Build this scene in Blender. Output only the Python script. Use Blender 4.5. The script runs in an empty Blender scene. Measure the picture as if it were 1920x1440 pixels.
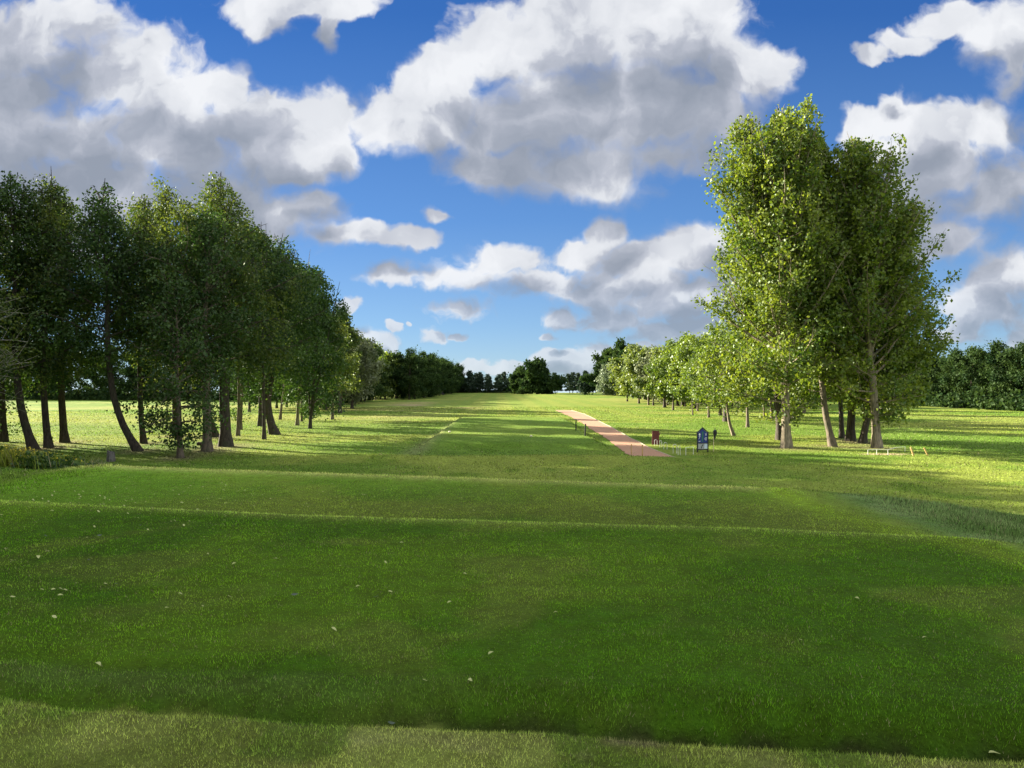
import bpy, bmesh, math, numpy as np
from mathutils import Vector, Matrix
R = math.radians
SC = bpy.context.scene
COL = SC.collection
CAMZ, F = 4.6, 1387.0
rs = np.random.RandomState

# ------------------------------------------------------------------ basics
def px(xp, yp, z=0.0):
    """point of height z that the photograph shows at pixel (xp, yp)"""
    D = F * (CAMZ - z) / (yp - 720.0)
    return (xp - 960.0) * D / F, D
def tag(o, label=None, cat=None, group=None, kind=None):
    if label: o['label'] = label
    if cat: o['category'] = cat
    if group: o['group'] = group
    if kind: o['kind'] = kind
    return o
def link(name, me, mat=None, parent=None, loc=None):
    o = bpy.data.objects.new(name, me); COL.objects.link(o)
    if mat is not None and me is not None and len(me.materials) == 0: me.materials.append(mat)
    if parent is not None: o.parent = parent
    if loc is not None: o.location = loc
    return o
def empty(name, loc, rz=0.0, sc=1.0):
    o = bpy.data.objects.new(name, None); COL.objects.link(o)
    o.location = loc; o.rotation_euler = (0, 0, rz); o.scale = (sc, sc, sc); o.empty_display_size = .3
    return o
def copy_tree(o, parent=None):
    c = o.copy(); COL.objects.link(c)
    if parent is not None: c.parent = parent
    for ch in o.children: copy_tree(ch, c)
    return c
def npmesh(name, V, faces, smooth=False, attrs=None, colors=None):
    """faces: list of (n,k) int arrays (k = 3 or 4)"""
    me = bpy.data.meshes.new(name)
    V = np.ascontiguousarray(V, dtype=np.float32)
    me.vertices.add(len(V)); me.vertices.foreach_set('co', V.ravel())
    idx = np.concatenate([f.ravel() for f in faces]).astype(np.int32)
    tot = np.concatenate([np.full(len(f), f.shape[1]) for f in faces]).astype(np.int32)
    st = np.concatenate([[0], np.cumsum(tot)[:-1]]).astype(np.int32)
    me.loops.add(len(idx)); me.loops.foreach_set('vertex_index', idx)
    me.polygons.add(len(tot)); me.polygons.foreach_set('loop_start', st)
    me.polygons.foreach_set('loop_total', tot)
    me.update(calc_edges=True)
    me.polygons.foreach_set('use_smooth', np.full(len(tot), smooth))
    for k, a in (attrs or {}).items():
        at = me.attributes.new(k, 'FLOAT', 'POINT'); at.data.foreach_set('value', np.asarray(a, np.float32))
    for k, a in (colors or {}).items():
        at = me.attributes.new(k, 'FLOAT_COLOR', 'POINT')
        c = np.ones((len(V), 4), np.float32); c[:, :3] = a; at.data.foreach_set('color', c.ravel())
    return me
def sstep(a, b, x):
    t = np.clip((x - a) / (b - a), 0, 1); return t * t * (3 - 2 * t)

# value noise for terrain (numpy, vectorised)
_perm = rs(5).rand(256, 256)
def vnoise(x, y):
    xi = np.floor(x).astype(int); yi = np.floor(y).astype(int); fx = x - xi; fy = y - yi
    fx = fx * fx * (3 - 2 * fx); fy = fy * fy * (3 - 2 * fy)
    g = lambda a, b: _perm[a & 255, b & 255]
    return (g(xi, yi) * (1 - fx) + g(xi + 1, yi) * fx) * (1 - fy) + (g(xi, yi + 1) * (1 - fx) + g(xi + 1, yi + 1) * fx) * fy
def fbm(x, y, o=4):
    s = 0; a = .5
    for i in range(o):
        s = s + a * vnoise(x * 2 ** i + 17 * i, y * 2 ** i + 31 * i); a *= .5
    return s

# ------------------------------------------------------------------ node helpers
class NT:
    def __init__(s, tree): s.t = tree; s.n = tree.nodes; s.l = tree.links
    def new(s, typ, **kw):
        nd = s.n.new(typ)
        for k, v in kw.items(): setattr(nd, k, v)
        return nd
    def put(s, sock, v):
        if isinstance(v, bpy.types.NodeSocket): s.l.new(v, sock)
        elif v is not None: sock.default_value = v
    def math(s, op, a, b=None, c=None, clamp=False):
        nd = s.new('ShaderNodeMath', operation=op, use_clamp=clamp)
        for i, v in enumerate((a, b, c)):
            if v is not None: s.put(nd.inputs[i], v)
        return nd.outputs[0]
    def vec(s, op, a, b=None, c=None, out=0):
        nd = s.new('ShaderNodeVectorMath', operation=op)
        for i, v in enumerate((a, b, c)):
            if v is not None: s.put(nd.inputs[i], v)
        return nd.outputs[out]
    def mix(s, f, a, b, typ='RGBA', blend='MIX'):
        nd = s.new('ShaderNodeMix', data_type=typ)
        if typ == 'RGBA': nd.blend_type = blend; ia, ib, o = 6, 7, 2
        else: ia, ib, o = 2, 3, 0
        s.put(nd.inputs[0], f); s.put(nd.inputs[ia], a); s.put(nd.inputs[ib], b)
        return nd.outputs[o]
    def noise(s, vec, scale, detail=4, rough=.5, lac=2.0, dist=0.0, dims='3D'):
        nd = s.new('ShaderNodeTexNoise', noise_dimensions=dims)
        s.put(nd.inputs['Vector'], vec); nd.inputs['Scale'].default_value = scale
        nd.inputs['Detail'].default_value = detail; nd.inputs['Roughness'].default_value = rough
        nd.inputs['Lacunarity'].default_value = lac; nd.inputs['Distortion'].default_value = dist
        return nd.outputs[0]
    def ramp(s, f, stops, interp='LINEAR'):
        nd = s.new('ShaderNodeValToRGB'); cr = nd.color_ramp; cr.interpolation = interp
        while len(cr.elements) > 1: cr.elements.remove(cr.elements[-1])
        for i, (p, c) in enumerate(stops):
            e = cr.elements[0] if i == 0 else cr.elements.new(p)
            e.position = p; e.color = (c[0], c[1], c[2], 1) if hasattr(c, '__len__') else (c, c, c, 1)
        s.put(nd.inputs[0], f); return nd.outputs[0]
    def maprange(s, v, a, b, c=0.0, d=1.0, smooth=False):
        nd = s.new('ShaderNodeMapRange'); nd.interpolation_type = 'SMOOTHSTEP' if smooth else 'LINEAR'
        s.put(nd.inputs[0], v)
        for i, x in enumerate((a, b, c, d)): s.put(nd.inputs[1 + i], x)
        return nd.outputs[0]
def newmat(name):
    m = bpy.data.materials.new(name); m.use_nodes = True; m.node_tree.nodes.clear()
    T = NT(m.node_tree); out = T.new('ShaderNodeOutputMaterial'); return m, T, out
def c4(c): return (c[0], c[1], c[2], 1.0)

def leaf_mat(name, dark, light, trans=.45, gloss=.06, rough=.45):
    m, T, out = newmat(name)
    a = T.new('ShaderNodeAttribute', attribute_name='rnd').outputs['Fac']
    col = T.mix(a, c4(dark), c4(light))
    d = T.new('ShaderNodeBsdfDiffuse'); T.put(d.inputs[0], col)
    t = T.new('ShaderNodeBsdfTranslucent')
    hs = T.new('ShaderNodeHueSaturation'); hs.inputs['Hue'].default_value = .49; hs.inputs['Saturation'].default_value = 1.1
    hs.inputs['Value'].default_value = 1.35; T.put(hs.inputs['Color'], col); T.put(t.inputs[0], hs.outputs[0])
    g = T.new('ShaderNodeBsdfGlossy'); g.inputs['Roughness'].default_value = rough; g.inputs[0].default_value = (.8, .9, .8, 1)
    m1 = T.new('ShaderNodeMixShader'); m1.inputs[0].default_value = trans
    T.l.new(d.outputs[0], m1.inputs[1]); T.l.new(t.outputs[0], m1.inputs[2])
    m2 = T.new('ShaderNodeMixShader'); m2.inputs[0].default_value = gloss
    T.l.new(m1.outputs[0], m2.inputs[1]); T.l.new(g.outputs[0], m2.inputs[2])
    T.l.new(m2.outputs[0], out.inputs[0]); return m
def bark_mat(name, a, b, scale=6.0, moss=(.05, .07, .03)):
    m, T, out = newmat(name)
    tc = T.new('ShaderNodeTexCoord').outputs['Object']
    st = T.vec('MULTIPLY', tc, (1.0, 1.0, .22))
    n = T.noise(st, scale * 1.6, 6, .65); n2 = T.noise(tc, 1.2, 3)
    col = T.mix(T.maprange(n, .35, .65), c4(a), c4(b))
    col = T.mix(T.maprange(n2, .52, .7, 0, .6), col, c4(moss))
    p = T.new('ShaderNodeBsdfPrincipled'); T.put(p.inputs['Base Color'], col); p.inputs['Roughness'].default_value = .9
    bp = T.new('ShaderNodeBump'); bp.inputs['Strength'].default_value = .9; bp.inputs['Distance'].default_value = .05
    T.put(bp.inputs['Height'], n); T.l.new(bp.outputs[0], p.inputs['Normal'])
    T.l.new(p.outputs[0], out.inputs[0]); return m
def plain(name, col, rough=.6, metal=0.0, var=.25, scale=9.0, bump=.15):
    m, T, out = newmat(name)
    tc = T.new('ShaderNodeTexCoord').outputs['Object']
    n = T.noise(tc, scale, 5, .6)
    c = T.mix(T.maprange(n, .3, .7), c4([x * (1 - var) for x in col]), c4([min(1, x * (1 + var)) for x in col]))
    p = T.new('ShaderNodeBsdfPrincipled'); T.put(p.inputs['Base Color'], c)
    p.inputs['Roughness'].default_value = rough; p.inputs['Metallic'].default_value = metal
    if bump:
        bp = T.new('ShaderNodeBump'); bp.inputs['Strength'].default_value = bump; bp.inputs['Distance'].default_value = .01
        T.put(bp.inputs['Height'], n); T.l.new(bp.outputs[0], p.inputs['Normal'])
    T.l.new(p.outputs[0], out.inputs[0]); return m

M = {}
M['poplar'] = leaf_mat('poplar_leaves', (.052, .105, .013), (.225, .285, .042), .42, .035, .5)
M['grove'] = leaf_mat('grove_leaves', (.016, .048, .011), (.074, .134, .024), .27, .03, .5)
M['birch'] = leaf_mat('birch_leaves', (.027, .060, .013), (.125, .165, .028), .34, .03, .5)
M['lime'] = leaf_mat('bright_leaves', (.062, .112, .016), (.185, .255, .040), .45, .05, .5)
M['avenue'] = leaf_mat('avenue_leaves', (.060, .100, .020), (.20, .25, .050), .42, .05, .5)
M['pale'] = leaf_mat('pale_leaves', (.075, .10, .040), (.24, .27, .15), .30, .05, .5)
M['silver'] = leaf_mat('silver_leaves', (.10, .14, .075), (.24, .29, .18), .25, .05, .5)
M['far'] = leaf_mat('far_leaves', (.016, .040, .013), (.052, .088, .022), .30, .008, .6)
M['conifer'] = leaf_mat('conifer_needles', (.013, .032, .020), (.042, .070, .035), .18, .03, .6)
M['bark'] = bark_mat('grey_bark', (.055, .045, .035), (.21, .17, .12))
M['barkpale'] = bark_mat('pale_bark', (.10, .085, .06), (.34, .28, .20), 5)
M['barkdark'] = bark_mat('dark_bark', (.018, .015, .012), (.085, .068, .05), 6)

# ------------------------------------------------------------------ tubes and trees
def tubes(paths, sides_of):
    Vs = []; Fs = []; off = 0
    for P, rad, kind in paths:
        P = np.asarray(P, float); n = len(P); k = sides_of[kind]
        T_ = np.gradient(P, axis=0); T_ /= (np.linalg.norm(T_, axis=1)[:, None] + 1e-9)
        ref = np.array([1., 0, 0]) if abs(T_[:, 0]).mean() < .7 else np.array([0, 1., 0])
        U = np.cross(T_, ref); U /= (np.linalg.norm(U, axis=1)[:, None] + 1e-9); W = np.cross(T_, U)
        a = np.arange(k) * 2 * math.pi / k
        ring = (np.cos(a)[None, :, None] * U[:, None, :] + np.sin(a)[None, :, None] * W[:, None, :])
        rr = np.asarray(rad)[:, None, None]
        if kind == 0:
            rr = rr * (1 + .10 * np.sin(a * 3 + P[0, 0])[None, :, None] + .06 * np.sin(a * 5 + 2)[None, :, None])
        V = P[:, None, :] + ring * rr
        Vs.append(V.reshape(-1, 3))
        i = np.arange(n - 1)[:, None] * k; j = np.arange(k)[None, :]; j2 = (j + 1) % k
        Fs.append(np.stack([i + j, i + j2, i + k + j2, i + k + j], -1).reshape(-1, 4) + off)
        off += n * k
    return np.concatenate(Vs), [np.concatenate(Fs)]
def leaves(C, size, rng, rnd, flat=.0, aspect=1.5):
    n = len(C)
    N = rng.normal(size=(n, 3)); N[:, 2] = N[:, 2] * (1 - flat) + flat * 1.4
    N /= np.linalg.norm(N, axis=1)[:, None]
    A = np.cross(N, rng.normal(size=(n, 3))); A /= np.linalg.norm(A, axis=1)[:, None]
    B = np.cross(N, A); s = size * rng.uniform(.6, 1.3, n)[:, None]
    A = A * s * .5 * aspect; B = B * s * .5
    V = np.stack([C - A, C - A * .1 + B, C + A, C - A * .1 - B], 1).reshape(-1, 3)
    Fq = np.arange(n * 4).reshape(n, 4)
    return V, [Fq], np.repeat(rnd, 4)

def make_tree(seed, H, Rc, r0, kind='broad', cb=.25, nl=40, nleaf=25000, ls=.14, lean=(0, 0), fork=None, low=0, bow=0.0,
              sigma=.33, shape=None, detail=1.0, spread=1.0, env=None, sky=None):
    """returns (wood mesh, crown mesh) with the base at the origin"""
    g = rs(seed)
    # env(z) -> allowed extent left, right and in depth: the crown's own outline, ragged by noise
    def inside(Q, tol=1.0):
        if sky is not None: return sky(Q, g)
        if env is None: return np.ones(len(Q), bool)
        nz = .82 + .36 * fbm(Q[:, 2] * .55 + seed, Q[:, 1] * .3 + Q[:, 0] * .25 + 9, 3)
        xl, xr, dp = env(Q[:, 2] / (.90 + .20 * fbm(Q[:, 0] * .7 + seed, Q[:, 1] * .5 + 4, 3)))
        c = (xl + xr) / 2; hw = (xr - xl) / 2 * nz * tol
        return ((Q[:, 0] - c) ** 2 + (Q[:, 1] * hw / np.maximum(dp, .05)) ** 2 * .8 < hw ** 2) & (hw > 0) | ((np.abs(Q[:, 0] - c) < hw) & (np.abs(Q[:, 1]) < dp * .6))
    def stem(p0, H, r0, lean, n=22, flare=True, wob=1.0):
        r0 = r0 * .86
        t = np.linspace(0, 1, n)
        w = np.cumsum(g.normal(0, .10 * H / 20 * wob, (n, 2)), axis=0) * (t[:, None] ** .8)
        P = np.zeros((n, 3)); P[:, 0] = (lean[0] - (bow if flare else 0)) * (t ** 1.1) + w[:, 0] * .6 + (bow * (1 - np.exp(-t * 7)) if flare else 0); P[:, 1] = lean[1] * (t ** .75) + w[:, 1]
        P[:, 2] = H * t
        r = r0 * (1 - t) ** .85 + .015
        if flare: r = r * (1 + .55 * np.exp(-t * H / .35))
        P = P + np.array(p0); 
        if flare: P[0, 2] -= .25
        return P, r
    paths = []; stems = []
    P, r = stem((0, 0, 0), H, r0, lean); stems.append((P, r, 1.0)); paths.append((P, r, 0))
    for (tf, dx, dy, hs, rsc) in (fork or []):
        k = int(tf * 21); q = P[k]
        P2, r2 = stem(q, (H - q[2]) * hs, r[k] * rsc, (dx, dy), n=12, flare=False)
        stems.append((P2, r2, hs)); paths.append((P2, r2, 0))
    subs = []
    def prof(t):
        t = np.clip(t, 0, 1)
        if shape: return np.interp(t, shape[0], shape[1])
        if kind == 'poplar': return np.interp(t, [0, .15, .5, .7, .85, .94, 1], [.95, 1.05, 1.1, 1.0, .80, .5, .2])
        if kind == 'conifer': return np.interp(t, [0, .2, 1], [.8, 1, .03])
        if kind == 'birch': return np.interp(t, [0, .2, .5, .78, 1], [.8, 1, .98, .74, .2])
        return np.interp(t, [0, .2, .5, .8, 1], [.72, 1, .98, .72, .25])
    H0 = H
    for si, (P, r, hs) in enumerate(stems):
        n_l = int(nl * (1 if si == 0 else .55 * hs))
        ts = np.linspace(0, 1, n_l) ** .9
        for i, u in enumerate(ts):
            z0 = max(cb * H0, P[0, 2] + .3); z1 = P[-1, 2] * .985
            if z0 > z1: continue
            zz = z0 + (z1 - z0) * u + g.uniform(-.2, .2)
            k = np.interp(zz, P[:, 2], np.arange(len(P)))
            p = np.array([np.interp(k, np.arange(len(P)), P[:, c]) for c in range(3)])
            rr = np.interp(k, np.arange(len(P)), r)
            az = i * 2.399 + g.uniform(-.5, .5) + si
            tt = (zz / H0 - cb) / (1 - cb)
            if kind == 'poplar': el = R(g.uniform(-22, 22) + 62 * max(0, min(1, tt * 2.6)) ** .8) 
            elif kind == 'conifer': el = R(g.uniform(-12, 12))
            elif kind == 'birch': el = R(18 + 40 * tt + g.uniform(-12, 12))
            else: el = R(8 + 50 * tt + g.uniform(-14, 14))
            tend = min(1, tt + math.tan(max(el, 0)) * Rc * prof(tt) / (H0 * (1 - cb)) * .55)
            L = Rc * prof(tend) * (g.uniform(.55, 1.12) if g.rand() < .85 else (1.05 if kind == 'poplar' else 1.3)) / max(math.cos(el), .45) * (1 if si == 0 else .8)
            L = min(L, max(.5, (H0 * 1.03 - zz) / max(math.sin(el), .2)))
            if kind == 'poplar': L = min(L, max(.8, (P[-1, 2] * 1.04 - zz) / max(math.sin(el), .2)))
            d = np.array([math.cos(az) * math.cos(el), math.sin(az) * math.cos(el), math.sin(el)])
            s = np.linspace(0, 1, 7)[:, None]
            bend = np.array([0, 0, .18 if kind == 'poplar' else (-.05 if kind == 'conifer' else -.12)])
            Q = p + d * L * s + bend * L * s ** 2 + np.cumsum(g.normal(0, .03 * L, (7, 3)), axis=0) * s
            if env is not None or sky is not None:
                ok = inside(Q)
                kk = 7 if ok.all() else int(np.argmin(ok))
                if kk < 2: continue
                if kk < 7: f_ = kk / 7.0; Q = np.stack([np.interp(np.linspace(0, 6 * f_, 7), np.arange(7), Q[:, c]) for c in range(3)], -1); L *= f_
            rb = min(rr * .55, .02 + .035 * L / 3) 
            paths.append((Q, rb * (1 - s[:, 0]) ** .7 + .008, 1))
            ns = max(3, int((4 + L * 1.9) * detail))
            for j in range(ns):
                v = .16 + .84 * (j + g.rand()) / ns
                q = np.array([np.interp(v * 6, np.arange(7), Q[:, c]) for c in range(3)])
                d2 = d * .6 + g.normal(0, .55 * spread, 3)
                if kind == 'birch': d2[2] -= .35 * v
                if kind == 'poplar': d2[2] += .35
                if kind == 'conifer': d2[2] *= .3
                d2 /= np.linalg.norm(d2) + 1e-6
                l2 = L * .30 * (1.25 - v) + g.uniform(.25, .8)
                s2 = np.linspace(0, 1, 4)[:, None]
                Q2 = q + d2 * l2 * s2 + g.normal(0, .04, (4, 3)) * s2
                if kind == 'birch': Q2[:, 2] -= (s2[:, 0] ** 2) * l2 * .5
                if (env is not None or sky is not None) and not inside(Q2[-1:], 1.08)[0]: continue
                subs.append((Q2, l2))
                if detail > .6: paths.append((Q2, np.linspace(.018, .006, 4) * (1 if L > 1.5 else .7), 2))
    for j in range(low):                                    # low epicormic twigs round the stem
        z = g.uniform(.62 if kind == 'poplar' else .2, 1) * cb * H0; az = g.uniform(0, 6.28); P = stems[0][0]
        p = np.array([np.interp(z, P[:, 2], P[:, c]) for c in range(3)]); L = g.uniform(.8, 2.2)
        d = np.array([math.cos(az), math.sin(az), .35]); s2 = np.linspace(0, 1, 4)[:, None]
        Q2 = p + d * L * s2; Q2[:, 2] -= .2 * L * s2[:, 0] ** 2
        paths.append((Q2, np.linspace(.03, .008, 4), 2)); subs.append((Q2, L * .9))
    sides = {0: 12, 1: 5, 2: 3} if detail > .6 else {0: 7, 1: 3, 2: 3}
    V, Fq = tubes(paths, sides)
    wood = npmesh('wood', V, Fq, smooth=True)
    # leaves
    lens = np.array([l for _, l in subs]); 
    keep = np.where(g.rand(len(subs)) < (.60 if kind == 'poplar' else .62), g.uniform(.4, 1.5, len(subs)), .08)
    w = lens * keep; w /= w.sum()
    cnt = g.multinomial(nleaf, w); si = np.repeat(np.arange(len(subs)), cnt)
    Q = np.stack([q for q, _ in subs]); u = g.uniform(.1, 1.05, nleaf) * 3; k = np.clip(u.astype(int), 0, 2); f = (u - k)[:, None]
    C = Q[si, k] * (1 - f) + Q[si, k + 1] * f
    sg = sigma * (.6 + .4 * g.rand(len(subs)))[si][:, None]
    off = g.normal(size=(nleaf, 3)) * sg
    if kind == 'birch': off[:, 2] = off[:, 2] * .8 - np.abs(g.normal(size=nleaf)) * sg[:, 0] * 1.3
    if kind == 'conifer': off[:, 2] *= .45
    C = C + off
    C[:, 2] = np.maximum(C[:, 2], .5)
    if sky is not None:
        okl = sky(C, g); C = C[okl]; si = si[okl]; nleaf = len(C)
    if env is not None:
        okl = inside(C, 1.1); C = C[okl]; si = si[okl]; nleaf = len(C)
    rn = np.clip(.45 + .22 * g.normal(size=len(subs))[si] + .2 * g.normal(size=nleaf), 0, 1)
    Vl, Fl, ra = leaves(C, ls, g, rn, flat=.1)
    crown = npmesh('crown', Vl, Fl, attrs={'rnd': ra})
    return wood, crown

def plant(meshes, bark, leaf, x, y, name, label, cat='tree', group=None, rz=0.0, sc=1.0):
    e = empty(name, (x, y, float(zg(np.array([x]), np.array([y]))[0])), rz, sc); tag(e, label, cat, group)
    if not meshes[0].materials: meshes[0].materials.append(bark)
    if not meshes[1].materials: meshes[1].materials.append(leaf)
    a = link('trunk', meshes[0], None, e); b = link('crown', meshes[1], None, e)
    return e

# ------------------------------------------------------------------ terrain
def yfar(x): return 12.7 - .255 * x
def yL2(x): return 8.16 - .215 * x + .12 * np.sin(x * .5)
def yL1(x): return .06 * (fbm(x * 2.2, x * 0 + 3, 3) - .47) + 3.54 - .082 * x + .025 * np.sin(x * 1.7 + 1) + .012 * np.sin(x * 4.1)
def mound(x, y):
    dx = np.maximum(np.maximum(-7.7 - .03 * (y - 9) - x, x - (4.55 + .25 * np.sin(y * .45))), 0)
    sr = np.where(x > 0, dx / 25.0, dx / 20.0)
    dy = np.maximum(y - yfar(x), 0) / 11.0
    dyb = np.maximum(-25 - y, 0) / 12.0
    d = np.sqrt(sr ** 2 + dy ** 2 + dyb ** 2)
    t = np.clip(d, 0, 1)
    return 1 - (t * t * (3 - 2 * t)) ** .72
def zg(x, y):
    x = np.asarray(x, float); y = np.asarray(y, float)
    m = mound(x, y)
    z = m * 2.92
    top = sstep(.93, 1.0, m)
    # lower second terrace beyond the first crest, raised near lip with a groove in front of it
    z = z + top * .13 * (1 - sstep(0, .9, y - yL2(x))) + .03 * np.exp(-((y - yL2(x)) / .16) ** 2) * top
    z = z + .05 * np.exp(-((yfar(x) - .15 - y) / .35) ** 2) * top
    L1 = y - yL1(x)
    k = sstep(-3.5, 1.5, x)
    z = z - top * (1 - sstep(-.02, .30, L1)) * (.02 + .085 * k) - top * (.03 + .035 * k) * np.exp(-(L1 / .07) ** 2)
    z = z - top * .028 * (1 - k) * np.exp(-((L1 - .42) / .09) ** 2)
    # right hand edge: small lip then rough humps
    rough = sstep(4.6, 7, x) * (1 - sstep(24, 40, x)) * sstep(2, 8, y) * (1 - sstep(30, 42, y))
    z = z + rough * (.16 * (fbm(x * .35 + y * .1, y * .12 + 3, 3) - .47) + .10 * (fbm(x * .9, y * .35, 3) - .47))
    # ridge at the foot of the mound which hides the near end of the gravel path
    z = z + (.30 + .06 * np.sin(x * .4)) * np.exp(-((y - 45.2 + .04 * x) / 1.3) ** 2) * sstep(-16, -6, x) * (1 - sstep(12, 17, x))
    # forward tee platform
    pf = sstep(-7.0, -6.2, x) * (1 - sstep(6.0, 7.4, x)) * sstep(52.5, 54.8, y + .1 * x) * (1 - sstep(92, 99, y))
    z = z + .42 * pf
    # left bank under the weeds
    z = z + 1.25 * np.exp(-(((x + 15.8) / 5.2) ** 2 + ((y - 21) / 5.0) ** 2))
    far = sstep(20, 60, np.hypot(x, y))
    z = z + far * (.5 * (fbm(x * .035 + 7, y * .035, 3) - .47)) + (.06 + .1 * far) * (fbm(x * .22, y * .22, 3) - .47) * (1 - .75 * top)
    z = z + .02 * (fbm(x * 1.4, y * 1.4, 3) - .47)
    return z - 60 * sstep(398, 900, y) ** .8

def gcol(x, y, ground=False):
    """natural turf colour by zone, plus painted shade in the groove"""
    n1 = fbm(x * .5, y * .5, 4); n2 = fbm(x * .08 + 9, y * .11, 4); n3 = fbm(x * 2.3, y * 2.3, 3); n4 = fbm(x * .9 + 40, y * 1.1 + 3, 4)
    def C(*c): return np.array(c)[None, :]
    def mx(a, b, f): return a * (1 - f[:, None]) + b * f[:, None]
    rough = mx(C(.12, .21, .026), C(.215, .27, .045), sstep(.36, .62, n2))
    rough = mx(rough, C(.095, .18, .016), sstep(.5, .66, n1) * .6)
    far = sstep(60, 130, np.hypot(x, y))
    rough = mx(rough, C(.25, .275, .062), far * sstep(.35, .62, fbm(x * .03 + 3, y * .05, 3)) * .8)
    col = rough
    # mown fairway strips ahead
    fw = sstep(-16, -8, x + .02 * (y - 100)) * (1 - sstep(17, 24, x - .03 * (y - 60))) * sstep(98, 104, y)
    st = .5 + .5 * np.sin((x + .02 * y) * 1.05)
    col = mx(col, mx(C(.165, .235, .035), C(.235, .265, .048), sstep(.3, .7, st) * .5), fw * .85)
    # dry pinkish bunker rough, left of fairway
    dr = np.exp(-(((x + 18) / 9) ** 2 + ((y - 150) / 38) ** 2))
    col = mx(col, C(.33, .27, .14), np.clip(dr * 1.3 * sstep(.38, .6, n2 + .15 * (n1 - .5)), 0, .85))
    # silver-blue longer rough right of the near tee
    rr = sstep(4.6, 5.2, x) * (1 - sstep(26, 36, np.hypot(x, y))) * sstep(1, 4, y)
    col = mx(col, mx(C(.085, .165, .048), C(.150, .225, .085), sstep(.42, .6, n4)), rr * (.75 - .35 * sstep(20, 32, y)))
    # forward tee
    pf = sstep(-6.2, -6.0, x) * (1 - sstep(6.0, 6.4, x)) * sstep(54.8, 55.2, y + .1 * x) * (1 - sstep(94, 96, y))
    col = mx(col, C(.125, .215, .026), pf * .6)
    # worn bank line on the left edge of the forward tee
    ln = np.exp(-((x + 6.7 + .3 * (fbm(y * .2, y * 0, 2) - .5)) / (.30 + .012 * np.clip(100 - y, 0, 60))) ** 2) * sstep(44, 52, y) * (1 - sstep(94, 101, y))
    col = mx(col, C(.22, .25, .10), ln * .65)
    # near tees
    m = mound(x, y); ex = 4.75 + .25 * np.sin(y * .45) + .25 * (fbm(x * 0, y * .8, 2) - .47); top = sstep(.93, .985, m) * sstep(-24, -20, y) * (1 - sstep(-.12, .12, x - ex))
    t1 = mx(C(.112, .255, .008), C(.165, .315, .014), sstep(.4, .6, n1)); t1 = mx(t1, C(.25, .32, .05), sstep(.53, .68, n4) * .5)
    b1 = y - yL2(x); b2 = yfar(x) - y
    t2 = mx(C(.165, .30, .024), C(.235, .33, .040), sstep(.4, .62, n1))
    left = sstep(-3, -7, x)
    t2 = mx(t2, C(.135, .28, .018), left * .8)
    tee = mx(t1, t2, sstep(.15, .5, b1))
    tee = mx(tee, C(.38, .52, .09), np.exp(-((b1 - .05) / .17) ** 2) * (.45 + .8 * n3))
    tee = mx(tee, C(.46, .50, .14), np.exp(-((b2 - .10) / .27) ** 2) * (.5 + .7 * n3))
    tee = mx(tee, C(.30, .46, .035), np.exp(-((x - ex + .30) / .28) ** 2) * .9 * sstep(5, 7, y))
    L1 = y - yL1(x) + .26 * (fbm(x * 5, y * 6, 4) - .47) * (.6 + .4 * sstep(1.5, -1, x))
    near = mx(C(.40, .48, .10), C(.29, .37, .065), sstep(.4, .6, n3))
    near = mx(near, C(.46, .43, .20), sstep(.53, .66, n4) * .75 * sstep(.0, -.5, L1))
    near = mx(near, C(.22, .32, .05), sstep(-.55, -1.1, L1) * .6)
    near = mx(near, C(.17, .30, .03), sstep(.50, .62, fbm(x * 2.1 + 30, y * 2.4 + 8, 4)) * .7)
    near = mx(near, C(.34, .27, .17), sstep(.53, .62, fbm(x * 1.6 + 11, y * 2.6 + 5, 3)) * .6)
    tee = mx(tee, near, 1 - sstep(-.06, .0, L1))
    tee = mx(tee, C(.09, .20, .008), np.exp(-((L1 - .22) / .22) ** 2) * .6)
    tee = mx(tee, C(.05, .045, .02), np.exp(-(L1 / .05) ** 2) * sstep(-2.5, 1.0, x) * .8)  # dark soil tone along the groove, painting in the shade under the lip
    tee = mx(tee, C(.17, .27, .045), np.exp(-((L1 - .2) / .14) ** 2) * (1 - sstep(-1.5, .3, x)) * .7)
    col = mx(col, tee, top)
    # bare earth round the nearer trunks
    for bx, by, br in BARE:
        d = np.hypot((x - bx), (y - by) * .8) / br
        col = mx(col, C(.23, .20, .11), np.exp(-d ** 2) * .75)
    col = mx(col, C(.45, .36, .22), np.exp(-(((x - 24.6) / 1.6) ** 2 + ((y - 48.9) / .7) ** 2) ** 2) * .9)
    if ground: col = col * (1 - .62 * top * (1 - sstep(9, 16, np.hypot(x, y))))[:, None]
    return np.clip(col, 0, 1)

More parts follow.
